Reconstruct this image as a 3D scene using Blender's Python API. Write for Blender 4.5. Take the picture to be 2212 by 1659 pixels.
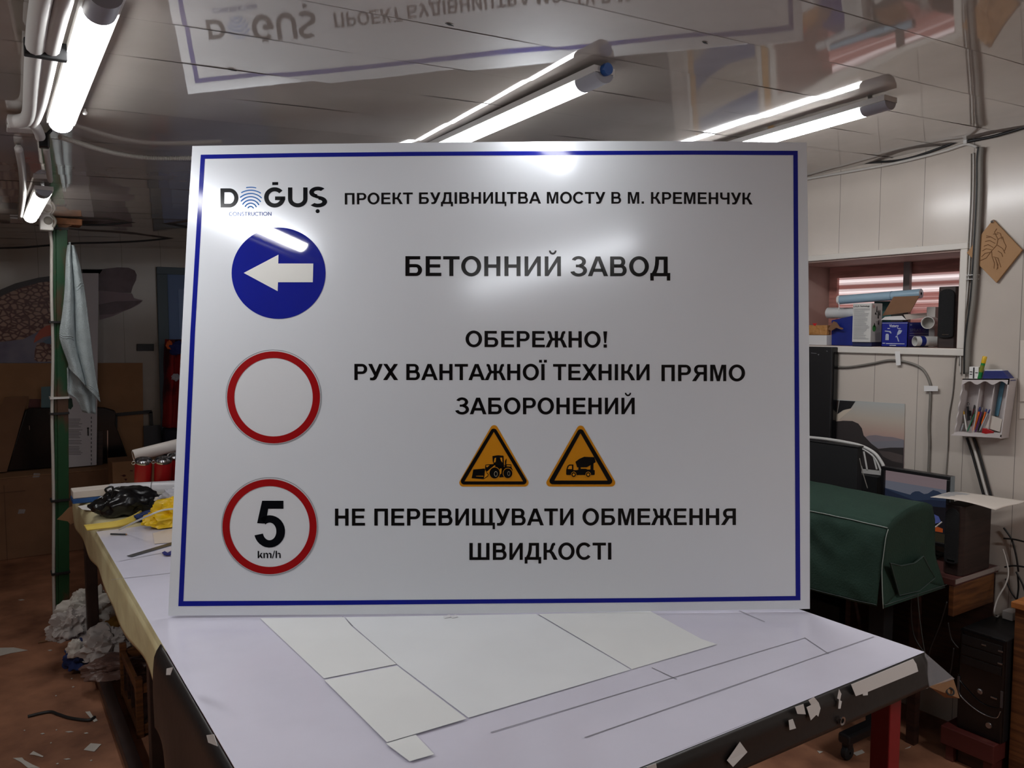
import bpy, bmesh, math, random
import numpy as np
from math import sin, cos, pi, radians, sqrt, atan2
from mathutils import Vector, Matrix, noise

for _o in list(bpy.data.objects):
    bpy.data.objects.remove(_o)
SC = bpy.context.scene
COL = SC.collection
random.seed(7)

# ------------------------------------------------------------------ camera, world, exposure
CZ = 1.46
F = 1735.0
IW, IH = 2212, 1659
YAW, PITCH = radians(33.6), radians(-4.0)
cd = bpy.data.cameras.new('camera')
cam = bpy.data.objects.new('camera', cd); COL.objects.link(cam)
cd.sensor_fit = 'HORIZONTAL'; cd.sensor_width = 36.0; cd.lens = F / IW * 36.0
cd.clip_start = 0.01
cam.location = (0, 0, CZ)
cam.rotation_euler = (pi/2 + PITCH, 0, -YAW)
SC.camera = cam

wld = bpy.data.worlds.new('World'); SC.world = wld; wld.use_nodes = True
wld.node_tree.nodes['Background'].inputs[0].default_value = (0.02, 0.025, 0.04, 1)
wld.node_tree.nodes['Background'].inputs[1].default_value = 0.2

SC.view_settings.view_transform = 'Standard'
SC.view_settings.look = 'None'
SC.view_settings.exposure = 0.61
SC.view_settings.gamma = 1.0
SC.view_settings.use_curve_mapping = False
SC.cycles.use_denoising = True
SC.cycles.max_bounces = 8
SC.cycles.sample_clamp_indirect = 6.0

LAMP_POWER = 16.0       # emission strength of a lamp diffuser
LAMP_FAR = 16.0
LAMP_ADDED = 82.0  # strength of the unseen lamp added behind the camera

# ------------------------------------------------------------------ photograph pixel -> point on a real surface
_f = np.array([sin(YAW)*cos(PITCH), cos(YAW)*cos(PITCH), sin(PITCH)])
_r = np.array([cos(YAW), -sin(YAW), 0.0])
_u = np.cross(_r, _f)
CAM = np.array([0, 0, CZ])
def ray(x, y): return _f + _r*(x-IW/2)/F - _u*(y-IH/2)/F
def hit(x, y, p, n):
    d = ray(x, y); p = np.array(p, float); n = np.array(n, float)
    return CAM + d*(((p-CAM) @ n)/(d @ n))
def PX(x, y, X=2.95): return hit(x, y, (X, 0, 0), (1, 0, 0))
def PY(x, y, Y=6.15): return hit(x, y, (0, Y, 0), (0, 1, 0))
def PZ(x, y, z=0.0): return hit(x, y, (0, 0, z), (0, 0, 1))
def zceil(X, Y): return 2.04 + .04*(X-1) - .04*(min(Y, 2.2)-1.6)
def PC(x, y, off=0.0):
    d = ray(x, y); t = .5/d[2]
    for _ in range(60):
        P = CAM + d*t; t *= (zceil(P[0], P[1])-off-CZ)/(P[2]-CZ)
    return CAM + d*t

# ------------------------------------------------------------------ materials
def lin(c): 
    c = c/255.0
    return c/12.92 if c <= .04045 else ((c+.055)/1.055)**2.4
def rgb(r, g, b): return (lin(r), lin(g), lin(b), 1)
MATS = {}
def mat(name, col, rough=.6, metal=0, spec=.5, emit=None, noise_=0, nscale=8, col2=None, bump=0, bscale=40, trans=0, coat=0, alpha=1, ramp=(.4, .6), stretch=None, ior=None):
    if name in MATS: return MATS[name]
    m = bpy.data.materials.new(name); m.use_nodes = True
    nt = m.node_tree; b = nt.nodes['Principled BSDF']
    b.inputs['Base Color'].default_value = col
    b.inputs['Roughness'].default_value = rough
    b.inputs['Metallic'].default_value = metal
    b.inputs['Specular IOR Level'].default_value = spec
    b.inputs['Alpha'].default_value = alpha
    if ior: b.inputs['IOR'].default_value = ior
    if trans: b.inputs['Transmission Weight'].default_value = trans
    if coat: b.inputs['Coat Weight'].default_value = coat; b.inputs['Coat Roughness'].default_value = .05
    if emit:
        b.inputs['Emission Color'].default_value = emit[0]; b.inputs['Emission Strength'].default_value = emit[1]
    tc = None
    if noise_ or col2 or bump:
        tc = nt.nodes.new('ShaderNodeTexCoord'); src = tc.outputs['Object']
        if stretch:
            mp = nt.nodes.new('ShaderNodeMapping'); mp.inputs['Scale'].default_value = stretch
            nt.links.new(src, mp.inputs[0]); src = mp.outputs[0]
    if noise_ or col2:
        n = nt.nodes.new('ShaderNodeTexNoise'); n.inputs['Scale'].default_value = nscale; n.inputs['Detail'].default_value = 5
        nt.links.new(src, n.inputs['Vector'])
        r = nt.nodes.new('ShaderNodeValToRGB'); r.color_ramp.elements[0].position = ramp[0]; r.color_ramp.elements[1].position = ramp[1]
        c2 = col2 or tuple(max(0, v*(1-noise_)) for v in col[:3])+(1,)
        r.color_ramp.elements[0].color = col; r.color_ramp.elements[1].color = c2
        nt.links.new(n.outputs['Fac'], r.inputs[0]); nt.links.new(r.outputs[0], b.inputs['Base Color'])
    if bump:
        n2 = nt.nodes.new('ShaderNodeTexNoise'); n2.inputs['Scale'].default_value = bscale; n2.inputs['Detail'].default_value = 3
        nt.links.new(src, n2.inputs['Vector'])
        bp = nt.nodes.new('ShaderNodeBump'); bp.inputs['Strength'].default_value = bump; bp.inputs['Distance'].default_value = .01
        nt.links.new(n2.outputs['Fac'], bp.inputs['Height']); nt.links.new(bp.outputs[0], b.inputs['Normal'])
    MATS[name] = m
    return m

M = {}
M['white_plastic'] = mat('white plastic', rgb(205, 203, 200), .4)
M['grey_plastic'] = mat('grey plastic', rgb(150, 150, 158), .4)
M['blue_plastic'] = mat('blue plastic', rgb(30, 80, 150), .35)
M['lamp'] = mat('lamp diffuser', rgb(240, 240, 240), .4, emit=((.99, .995, 1, 1), LAMP_POWER))
M['lamp_far'] = mat('far lamp diffuser', rgb(240, 240, 240), .4, emit=((1, .97, .93, 1), LAMP_FAR))
M['lamp_right'] = mat('right lamp diffuser', rgb(240, 240, 240), .4, emit=((.99, .995, 1, 1), 34.0))
M['lamp_added_left'] = mat('left added lamp diffuser', rgb(240, 240, 240), .4, emit=((.99, .995, 1, 1), 46.0))  # for the unseen lamp added at the left
M['lamp_mid'] = mat('middle lamp diffuser', rgb(240, 240, 240), .4, emit=((.99, .995, 1, 1), 10.0))
M['lamp_added_back'] = mat('added lamp diffuser', rgb(240, 240, 240), .4, emit=((.99, .995, 1, 1), LAMP_ADDED))  # for the unseen lamp added behind the camera
M['black'] = mat('black paint', rgb(24, 23, 25), .45)
M['matte_black'] = mat('matt black', rgb(18, 18, 20), .75)
M['gloss_black'] = mat('gloss black', rgb(16, 16, 18), .15)
M['rubber'] = mat('black cable', rgb(26, 25, 26), .5)
M['cable_white'] = mat('white cable', rgb(200, 196, 190), .5)
M['cable_grey'] = mat('grey cable', rgb(120, 115, 108), .5)
M['card'] = mat('cardboard', rgb(158, 118, 84), .85, noise_=.12, nscale=6, bump=.05, bscale=90)
M['card_dark'] = mat('brown cardboard', rgb(128, 92, 66), .85, noise_=.15, nscale=5)
M['card_side'] = mat('cardboard edge', rgb(95, 68, 50), .9)
M['paper'] = mat('white paper', rgb(225, 223, 220), .7, bump=.03, bscale=30)
M['paper_warm'] = mat('cream paper', rgb(215, 205, 195), .75)
M['ink'] = mat('dark ink', rgb(30, 30, 34), .6)
M['ink_grey'] = mat('grey ink', rgb(120, 120, 124), .7)
M['steel'] = mat('brushed steel', rgb(170, 170, 172), .3, metal=1)
M['chrome'] = mat('chrome', rgb(210, 210, 212), .12, metal=1)
M['red_tin'] = mat('red lacquer', rgb(165, 22, 26), .35)
M['wood'] = mat('brown wood veneer', rgb(118, 74, 40), .5, col2=rgb(82, 48, 26), nscale=5, stretch=(1, 1, 14), bump=.05)
M['wood_orange'] = mat('orange wood veneer', rgb(178, 112, 56), .5, col2=rgb(150, 90, 42), nscale=4, stretch=(14, 1.5, 1))
M['wood_dark'] = mat('dark stained wood', rgb(62, 38, 30), .5, col2=rgb(45, 27, 22), nscale=6, stretch=(1, 1, 12))
M['red_wood'] = mat('worn red paint', rgb(88, 36, 32), .55, col2=rgb(120, 80, 66), nscale=9, ramp=(.55, .75))
M['green_cloth'] = mat('dark green canvas', rgb(28, 56, 44), .85, bump=.15, bscale=160, noise_=.2, nscale=5)
M['thread'] = mat('pale piping', rgb(150, 158, 152), .7)
M['thread_dark'] = mat('grey stitching', rgb(70, 80, 80), .7)
M['blue_print'] = mat('blue carton', rgb(14, 34, 122), .45, noise_=.2, nscale=10)
M['blue_dark'] = mat('dark blue carton', rgb(26, 32, 72), .5)
M['sky_blue'] = mat('pale blue film', rgb(150, 178, 196), .3, coat=.4)
M['yellow_bag'] = mat('yellow plastic', rgb(232, 190, 20), .35, noise_=.25, nscale=14)
M['yellow_strip'] = mat('yellow foam', rgb(226, 198, 90), .7)
M['blue_cloth'] = mat('navy cloth', rgb(32, 50, 104), .85, noise_=.3, nscale=20)
M['towel'] = mat('grey towelling', rgb(172, 184, 188), .95, bump=.5, bscale=220, noise_=.12, nscale=16)
M['green_paint'] = mat('green paint', rgb(26, 72, 42), .45, col2=rgb(84, 58, 42), nscale=9, ramp=(.50, .60), stretch=(1, 1, .35))
M['rust'] = mat('rusty steel', rgb(150, 98, 62), .7, noise_=.4, nscale=20)
M['leg_brown'] = mat('brown painted steel', rgb(52, 36, 32), .45, noise_=.3, nscale=12)
M['leg_red'] = mat('red painted steel', rgb(128, 14, 26), .4)
M['vinyl'] = mat('black vinyl', rgb(30, 27, 27), .35, bump=.12, bscale=14)
M['oilcloth'] = mat('beige oilcloth', rgb(226, 216, 172), .45, col2=rgb(206, 192, 148), nscale=7, bump=.25, bscale=10)
M['tape'] = mat('white tape', rgb(222, 220, 218), .5)
M['clear'] = mat('clear film', rgb(200, 200, 205), .15, alpha=.28)
M['red'] = mat('red print', rgb(190, 22, 28), .4)
M['emblem_green'] = mat('green print', rgb(60, 140, 70), .5)

# ------------------------------------------------------------------ mesh builder
class MB:
    def __init__(s): s.v = []; s.f = []; s.m = []; s.cur = 0
    def add(s, vs, fs):
        o = len(s.v); s.v += [tuple(map(float, p)) for p in vs]
        for f in fs: s.f.append([i+o for i in f]); s.m.append(s.cur)
        return s
    def mi(s, i): s.cur = i; return s
    def box(s, lo, hi, R=None, c=None):
        x0, y0, z0 = lo; x1, y1, z1 = hi
        vs = [Vector(p) for p in ((x0,y0,z0),(x1,y0,z0),(x1,y1,z0),(x0,y1,z0),(x0,y0,z1),(x1,y0,z1),(x1,y1,z1),(x0,y1,z1))]
        if R is not None:
            c = Vector(c) if c is not None else Vector(((x0+x1)/2, (y0+y1)/2, (z0+z1)/2))
            vs = [R @ (p-c)+c for p in vs]
        return s.add(vs, [(3,2,1,0),(4,5,6,7),(0,1,5,4),(1,2,6,5),(2,3,7,6),(3,0,4,7)])
    def poly(s, pts): return s.add(pts, [list(range(len(pts)))])
    def slab(s, pts, off):
        """polygon pts extruded by vector off"""
        n = len(pts); off = Vector(off)
        vs = [Vector(p) for p in pts]+[Vector(p)+off for p in pts]
        return s.add(vs, [list(range(n))[::-1], list(range(n, 2*n))]+[(i, (i+1) % n, n+(i+1) % n, n+i) for i in range(n)])
    def tube(s, pts, r, n=8, cap=True):
        pts = [Vector(p) for p in pts]; rings = []; k = len(pts)
        up = None
        for i, p in enumerate(pts):
            t = (pts[min(i+1, k-1)]-pts[max(i-1, 0)]).normalized()
            if up is None:
                up = Vector((0, 0, 1)) if abs(t.z) < .9 else Vector((1, 0, 0))
            a = t.cross(up)
            if a.length < 1e-6: a = t.cross(Vector((0, 1, 0)))
            a.normalize(); b = a.cross(t); up = b
            rr = r(i/(k-1)) if callable(r) else r
            rings.append([p+a*cos(2*pi*j/n)*rr+b*sin(2*pi*j/n)*rr for j in range(n)])
        vs = [q for R_ in rings for q in R_]
        fs = [(i*n+j, i*n+(j+1) % n, (i+1)*n+(j+1) % n, (i+1)*n+j) for i in range(k-1) for j in range(n)]
        if cap: fs += [list(range(n))[::-1], list(range((k-1)*n, k*n))]
        return s.add(vs, fs)
    def lathe(s, prof, o, ax=(0, 0, 1), n=24):
        ax = Vector(ax).normalized(); a = ax.orthogonal().normalized(); b = ax.cross(a); o = Vector(o)
        vs = [o+ax*h+(a*cos(2*pi*j/n)+b*sin(2*pi*j/n))*max(r, 1e-5) for r, h in prof for j in range(n)]
        k = len(prof)
        return s.add(vs, [(i*n+j, i*n+(j+1) % n, (i+1)*n+(j+1) % n, (i+1)*n+j) for i in range(k-1) for j in range(n)])
    def grid(s, fn, nu, nv):
        vs = [fn(i/nu, j/nv) for j in range(nv+1) for i in range(nu+1)]
        w = nu+1
        return s.add(vs, [(j*w+i, j*w+i+1, (j+1)*w+i+1, (j+1)*w+i) for j in range(nv) for i in range(nu)])
    def build(s, name, mats, parent=None, smooth=False, bevel=0, solid=0, loc=None, subs=0, seg=2, auto=None, rim=True):
        me = bpy.data.meshes.new(name)
        root = parent
        if loc is None:
            if parent is not None:
                base = parent.get('_base'); base = Vector(base)
            else:
                vs = np.array(s.v); base = Vector(((vs[:, 0].min()+vs[:, 0].max())/2, (vs[:, 1].min()+vs[:, 1].max())/2, vs[:, 2].min()))
        else: base = Vector(loc)
        me.from_pydata([tuple(Vector(p)-base) for p in s.v], [], s.f)
        if not isinstance(mats, (list, tuple)): mats = [mats]
        for m in mats: me.materials.append(m)
        me.polygons.foreach_set('material_index', s.m)
        me.update()
        bm = bmesh.new(); bm.from_mesh(me)
        bmesh.ops.recalc_face_normals(bm, faces=bm.faces)
        bm.to_mesh(me); bm.free()
        o = bpy.data.objects.new(name, me); COL.objects.link(o)
        if parent is not None:
            o.parent = parent
        else: o.location = base
        o['_base'] = tuple(base)
        if smooth:
            me.polygons.foreach_set('use_smooth', [True]*len(me.polygons))
            if auto:
                try: me.set_sharp_from_angle(angle=radians(auto))
                except Exception: pass
        if solid:
            md = o.modifiers.new('thickness', 'SOLIDIFY'); md.thickness = solid; md.offset = 0; md.use_rim = rim
        if bevel:
            md = o.modifiers.new('bevel', 'BEVEL'); md.width = bevel; md.segments = seg; md.limit_method = 'ANGLE'; md.angle_limit = radians(40)
        if subs:
            md = o.modifiers.new('subdivision', 'SUBSURF'); md.levels = subs; md.render_levels = subs
        return o

def tag(o, label=None, cat=None, group=None, kind=None):
    if label: o['label'] = label
    if cat: o['category'] = cat
    if group: o['group'] = group
    if kind: o['kind'] = kind
    return o
def thing(name, loc, label, cat, group=None, kind=None):
    o = bpy.data.objects.new(name, None); COL.objects.link(o); o.location = tuple(map(float, loc)); o['_base'] = tuple(map(float, loc))
    o.empty_display_size = .05
    return tag(o, label, cat, group, kind)
def copy_tree(o, off, parent=None):
    c = o.copy(); COL.objects.link(c)
    if parent is None:
        c.location = Vector(o.location)+Vector(off)
    else: c.parent = parent
    for ch in list(o.children): copy_tree(ch, off, c)
    return c
def smooth_path(pts, n=8):
    pts = [Vector(p) for p in pts]; out = []
    for i in range(len(pts)-1):
        p0 = pts[max(i-1, 0)]; p1 = pts[i]; p2 = pts[i+1]; p3 = pts[min(i+2, len(pts)-1)]
        for k in range(n):
            t = k/n
            out.append(.5*((2*p1)+(p2-p0)*t+(2*p0-5*p1+4*p2-p3)*t*t+(3*p1-p0-3*p2+p3)*t**3))
    return out+[pts[-1]]
def cable(name, pts, r, m, label, cat='cable', group=None, parent=None, n=8, seg=6):
    o = MB().tube(smooth_path(pts, n), r, seg).build(name, m, parent, smooth=True)
    return tag(o, label, cat, group) if parent is None else o
def crumple(name, c, rad, seed, m, label=None, cat=None, group=None, amp=.35, freq=2.2, sub=4, parent=None, flat=True, fold=.25):
    bm = bmesh.new(); bmesh.ops.create_icosphere(bm, subdivisions=sub, radius=1)
    mb = MB(); vs = []
    for v in bm.verts:
        p = v.co.copy(); d = noise.noise(p*freq+Vector((seed*3.7, seed, 1)))
        d2 = abs(noise.noise(Vector((p.x*1.6, p.y*2.6, p.z*1.2))*freq+Vector((seed, 5, seed*2))))
        d3 = abs(noise.noise(p*freq*5+Vector((seed*2, 9, seed))))
        k = 1+amp*d-fold*d2-.03*d3
        q = Vector((p.x*rad[0]*k, p.y*rad[1]*k, p.z*rad[2]*k))
        if flat: q.z = max(q.z, -rad[2]*.55)
        vs.append(Vector(c)+q)
    mb.add(vs, [[v.index for v in f.verts] for f in bm.faces]); bm.free()
    o = mb.build(name, m, parent, smooth=True, auto=35)
    return tag(o, label, cat, group) if parent is None else o
def text_mesh(mb, s, origin, ex, ey, height, m_index=0, width=None, bold=0):
    """small print: the built-in font turned into faces on a plane"""
    cu = bpy.data.curves.new('t', 'FONT'); cu.body = s; cu.size = 1; cu.offset = bold; cu.resolution_u = 2
    ob = bpy.data.objects.new('t', cu); COL.objects.link(ob)
    dg = bpy.context.evaluated_depsgraph_get(); me = ob.evaluated_get(dg).to_mesh()
    vs = [v.co.copy() for v in me.vertices]; fs = [list(p.vertices) for p in me.polygons]
    ob.evaluated_get(dg).to_mesh_clear(); bpy.data.objects.remove(ob); bpy.data.curves.remove(cu)
    if not vs: return
    x0 = min(v.x for v in vs); x1 = max(v.x for v in vs)
    k = height/.72; kx = k if width is None else width/(x1-x0)
    o = Vector(origin); ex = Vector(ex).normalized(); ey = Vector(ey).normalized()
    mb.mi(m_index).add([o+ex*((v.x-x0)*kx)+ey*(v.y*k) for v in vs], fs)

# ------------------------------------------------------------------ lettering: bold sans capitals drawn as polygons, cap height 1
def R_(x0, y0, x1, y1): return [(x0, y0), (x1, y0), (x1, y1), (x0, y1)]
def ARC(cx, cy, rx, ry, tx, ty, a0, a1, n=22):
    out = []
    for i in range(n):
        a = radians(a0+(a1-a0)*i/n); b = radians(a0+(a1-a0)*(i+1)/n)
        out.append([(cx+rx*cos(a), cy+ry*sin(a)), (cx+rx*cos(b), cy+ry*sin(b)), (cx+(rx-tx)*cos(b), cy+(ry-ty)*sin(b)), (cx+(rx-tx)*cos(a), cy+(ry-ty)*sin(a))])
    return out
def BOWL(x0, x1, y0, y1, s=.2, t=.16, n=12):
    ro = (y1-y0)/2; cy = (y0+y1)/2; ri = ro-t; rx = min(ro, x1-x0)
    cx = x1-rx; rix = rx-s
    out = [[(x0, y1), (cx, y1), (cx, y1-t), (x0, y1-t)], [(x0, y0), (cx, y0), (cx, y0+t), (x0, y0+t)]]
    return out+ARC(cx, cy, rx, ro, s, t, -90, 90, n)
def MIR(polys, c): return [[(2*c-x, y) for x, y in p] for p in polys]
S = .2; T = .165
GL = {}
def defglyphs():
    I = R_(.1, 0, .3, 1)
    GL['П'] = (1.0, [I, R_(.7, 0, .9, 1), R_(.3, .835, .7, 1)])
    GL['Р'] = (.93, [I]+BOWL(.3, .88, .37, 1))
    GL['О'] = (1.09, ARC(.545, .5, .495, .518, .205, .17, 0, 360, 40))
    GL['Е'] = (.93, [I, R_(.3, .835, .85, 1), R_(.3, .43, .81, .59), R_(.3, 0, .87, .165)])
    karm = [[(.3, .42), (.46, .42), (.46, .58), (.3, .58)], [(.40, .50), (.60, .50), (.68, .64), (.74, .84), (.80, .85), (.80, 1), (.70, 1), (.62, .97), (.56, .86), (.50, .66), (.44, .58)],
            [(.40, .58), (.58, .55), (.72, .42), (.96, 0), (.71, 0), (.54, .33), (.46, .42), (.40, .44)]]
    GL['К'] = (.94, [I]+karm)
    GL['Т'] = (.87, [R_(.03, .835, .84, 1), R_(.335, 0, .535, .835)])
    GL['Б'] = (1.0, [I, R_(.3, .835, .83, 1)]+BOWL(.3, .92, 0, .6))
    GL['У'] = (.9, [[(.67, 1), (.89, 1), (.57, .2), (.5, .07), (.41, 0), (.30, -.02), (.12, -.01), (.12, .15), (.26, .145), (.33, .19), (.38, .30)], [(.01, 1), (.24, 1), (.50, .42), (.38, .29), (.36, .29)]])
    GL['Д'] = (1.06, [R_(.02, 0, 1.02, .165), R_(.02, -.22, .19, 0), R_(.85, -.22, 1.02, 0), R_(.69, .165, .89, 1), R_(.27, .835, .69, 1), [(.27, .835), (.46, .835), (.45, .62), (.41, .38), (.33, .165), (.10, .165), (.19, .33), (.25, .58)]])
    GL['І'] = (.4, [I]); GL['Ї'] = (.4, [I, R_(-.04, 1.09, .14, 1.26), R_(.26, 1.09, .44, 1.26)])
    GL['В'] = (1.0, [I]+BOWL(.3, .86, .45, 1, .2, .155)+BOWL(.3, .93, 0, .59, .2, .155))
    GL['Н'] = (1.0, [I, R_(.7, 0, .9, 1), R_(.3, .42, .7, .59)])
    И = [R_(.1, 0, .285, 1), R_(.72, 0, .905, 1), [(.285, 0), (.285, .30), (.72, 1), (.72, .70)]]
    GL['И'] = (1.0, И); GL['Й'] = (1.0, И+ARC(.5, 1.30, .19, .21, .09, .1, 180, 360, 12))
    GL['Ц'] = (1.04, [I, R_(.68, .165, .88, 1), R_(.3, 0, .88, .165), R_(.88, -.22, 1.02, .165)])
    GL['А'] = (1.01, [[(0, 0), (.215, 0), (.505, .79), (.505, 1), (.39, 1)], [(1.01, 0), (.795, 0), (.505, .79), (.505, 1), (.62, 1)], R_(.26, .22, .75, .38)])
    ml = [R_(.1, 0, .285, 1), [(.285, 1), (.385, 1), (.5825, .31), (.5825, 0), (.49, 0), (.285, .79)]]
    GL['М'] = (1.165, ml+MIR(ml, .5825))
    GL['С'] = (1.01, ARC(.53, .5, .49, .518, .2, .17, 38, 322, 32))
    GL['.'] = (.4, [R_(.1, 0, .3, .2)])
    GL['Ч'] = (.97, [R_(.67, 0, .87, 1), R_(.07, .62, .27, 1), [(.07, .62), (.27, .62), (.31, .57), (.42, .55), (.67, .57), (.67, .41), (.44, .38), (.26, .40), (.13, .49)]])
    GL['З'] = (.86, ARC(.40, .735, .365, .283, .195, .15, 160, -82, 20)+ARC(.40, .285, .42, .305, .2, .155, 80, -168, 22)+[R_(.26, .45, .46, .585)])
    zh = [[(.73, .42), (.88, .42), (.88, .58), (.73, .58)], [(.80, .50), (1.0, .50), (1.06, .64), (1.10, .84), (1.16, .85), (1.16, 1), (1.06, 1), (.98, .97), (.93, .86), (.88, .66), (.84, .58)],
          [(.82, .58), (.96, .55), (1.08, .42), (1.28, 0), (1.05, 0), (.91, .33), (.86, .42), (.82, .44)]]
    GL['Ж'] = (1.26, [R_(.53, 0, .73, 1)]+zh+MIR(zh, .63))
    GL['!'] = (.46, [R_(.13, 0, .33, .2), [(.11, 1), (.35, 1), (.285, .28), (.175, .28)]])
    GL['Х'] = (.93, [[(.01, 0), (.26, 0), (.91, 1), (.67, 1)], [(.67, 0), (.92, 0), (.26, 1), (.02, 1)]])
    GL['Я'] = (1.01, [R_(.71, 0, .91, 1)]+MIR(BOWL(.3, .88, .40, 1), .505)+[[(.01, 0), (.25, 0), (.54, .43), (.30, .43)]])
    GL['Ш'] = (1.41, [I, R_(.605, 0, .805, 1), R_(1.11, 0, 1.31, 1), R_(.3, 0, 1.11, .165)])
    GL['Щ'] = (1.45, GL['Ш'][1]+[R_(1.31, 0, 1.45, .165), R_(1.31, -.22, 1.45, 0)])
    GL[' '] = (.39, [])
    GL['5'] = (.74, [[(.17, 1), (.66, 1), (.66, .825), (.31, .825), (.275, .62), (.22, .5), (.06, .51)]]+ARC(.345, .33, .355, .352, .2, .16, 128, -166, 24))
    GL['k'] = (.77, [R_(.08, 0, .26, 1), [(.26, .20), (.54, .72), (.76, .72), (.26, .02)][:0] or [(.26, .24), (.52, .72), (.75, .72), (.50, .44), (.26, .10)], [(.36, .42), (.50, .48), (.78, 0), (.56, 0), (.34, .32)]])
    GL['m'] = (1.24, [R_(.08, 0, .26, .72), R_(.53, 0, .71, .5), R_(.98, 0, 1.16, .5)]+ARC(.485, .5, .225, .235, .18, .15, 0, 150, 12)+ARC(.935, .5, .225, .235, .18, .15, 0, 150, 12))
    GL['/'] = (.39, [[(0, -.02), (.12, -.02), (.39, 1.02), (.27, 1.02)]])
    GL['h'] = (.85, [R_(.09, 0, .27, 1), R_(.59, 0, .77, .46)]+ARC(.53, .48, .24, .25, .18, .15, 0, 150, 12))
    # heavy geometric capitals of the company mark
    GL['d:D'] = (1.0, [R_(0, 0, .22, 1)]+BOWL(.22, 1.0, 0, 1, .23, .2, 24))
    GL['d:G'] = (1.1, ARC(.54, .5, .54, .52, .23, .21, 42, 360, 36)+[R_(.56, .36, 1.08, .55)])
    GL['d:U'] = (1.0, [R_(0, .42, .22, 1), R_(.78, .42, 1.0, 1)]+ARC(.5, .42, .5, .44, .22, .21, 180, 360, 24))
    GL['d:S'] = (.9, ARC(.45, .735, .40, .285, .215, .185, 42, 262, 22)+ARC(.45, .265, .42, .285, .22, .185, -142, 84, 22)+[[(.33, .62), (.58, .52), (.57, .38), (.30, .47)]])
    t = .15
    GL['c:C'] = (.86, ARC(.5, .5, .5, .52, t, t, 48, 312, 24)); GL['c:O'] = (1.08, ARC(.5, .5, .5, .52, t, t, 0, 360, 28))
    GL['c:N'] = (.96, [R_(.05, 0, .2, 1), R_(.68, 0, .83, 1), [(.2, 1), (.2, .76), (.68, 0), (.68, .24)]])
    GL['c:S'] = (.66, ARC(.29, .74, .27, .28, t, t, 35, 265, 18)+ARC(.29, .27, .29, .29, t, t, -145, 85, 18))
    GL['c:T'] = (.72, [R_(0, .86, .68, 1), R_(.265, 0, .415, .86)])
    GL['c:R'] = (.72, [R_(.05, 0, .2, 1)]+BOWL(.2, .62, .44, 1, t, t)+[[(.26, .46), (.42, .46), (.70, 0), (.52, 0)]])
    GL['c:U'] = (.86, [R_(.04, .34, .19, 1), R_(.65, .34, .8, 1)]+ARC(.42, .34, .38, .36, t, t, 180, 360, 18))
    GL['c:I'] = (.3, [R_(.05, 0, .2, 1)])
defglyphs()
def glyph_run(chars):
    """list of polygons, and the ink box x range"""
    x = 0; out = []
    for c in chars:
        w, polys = GL[c]
        out += [[(px_+x, py_) for px_, py_ in p] for p in polys]; x += w
    xs = [q[0] for p in out for q in p]
    return out, min(xs), max(xs)
# ------------------------------------------------------------------ room shell
WX = 2.95; BY = 6.15
X0, Y0 = -2.2, -2.4
m = mat('floor boards', rgb(178, 124, 94), .62, col2=rgb(112, 72, 52), nscale=5, ramp=(.32, .68), bump=.25, bscale=22)
o = MB().box((X0-.1, Y0-.1, -.08), (WX+.4, BY+.1, 0)).build('floor', m); tag(o, kind='structure')

def wall_mat(name, col, period=.1755, phase=1.497, axis=1, rough=.2, groove=.004):
    m = bpy.data.materials.new(name); m.use_nodes = True; nt = m.node_tree; b = nt.nodes['Principled BSDF']
    g = nt.nodes.new('ShaderNodeNewGeometry'); sx = nt.nodes.new('ShaderNodeSeparateXYZ'); nt.links.new(g.outputs['Position'], sx.inputs[0])
    a = nt.nodes.new('ShaderNodeMath'); a.operation = 'SUBTRACT'; a.inputs[1].default_value = phase; nt.links.new(sx.outputs[axis], a.inputs[0])
    md = nt.nodes.new('ShaderNodeMath'); md.operation = 'PINGPONG'; md.inputs[1].default_value = period/2; nt.links.new(a.outputs[0], md.inputs[0])
    lt = nt.nodes.new('ShaderNodeMath'); lt.operation = 'LESS_THAN'; lt.inputs[1].default_value = groove/4; nt.links.new(md.outputs[0], lt.inputs[0])
    n = nt.nodes.new('ShaderNodeTexNoise'); n.inputs['Scale'].default_value = 2.2; n.inputs['Detail'].default_value = 6
    nt.links.new(g.outputs['Position'], n.inputs['Vector'])
    r = nt.nodes.new('ShaderNodeValToRGB'); r.color_ramp.elements[0].color = tuple(c*.86 for c in col[:3])+(1,); r.color_ramp.elements[1].color = col
    r.color_ramp.elements[0].position = .3; r.color_ramp.elements[1].position = .6
    nt.links.new(n.outputs['Fac'], r.inputs[0])
    mx = nt.nodes.new('ShaderNodeMix'); mx.data_type = 'RGBA'; mx.inputs[7].default_value = tuple(c*.35 for c in col[:3])+(1,)
    nt.links.new(lt.outputs[0], mx.inputs[0]); nt.links.new(r.outputs[0], mx.inputs[6]); nt.links.new(mx.outputs[2], b.inputs['Base Color'])
    b.inputs['Roughness'].default_value = rough
    return m
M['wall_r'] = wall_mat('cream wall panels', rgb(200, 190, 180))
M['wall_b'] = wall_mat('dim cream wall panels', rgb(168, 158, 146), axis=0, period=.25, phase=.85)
NY0, NY1, NZ0, NZ1 = 1.527, 2.285, 1.385, 1.74     # the window recess in the right wall
ND = .33
w = MB()
w.box((WX, Y0, 0), (WX+.4, BY, NZ0)); w.box((WX, Y0, NZ1), (WX+.4, BY, 2.4)); w.box((WX, Y0, NZ0), (WX+.4, NY0, NZ1)); w.box((WX, NY1, NZ0), (WX+.4, BY, NZ1))
tag(w.build('wall_right', M['wall_r']), kind='structure')
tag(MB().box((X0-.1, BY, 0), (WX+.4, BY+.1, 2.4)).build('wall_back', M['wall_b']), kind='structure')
tag(MB().box((X0-.1, Y0-.1, 0), (X0, BY+.1, 2.4)).build('wall_left', M['wall_b']), kind='structure')
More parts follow.
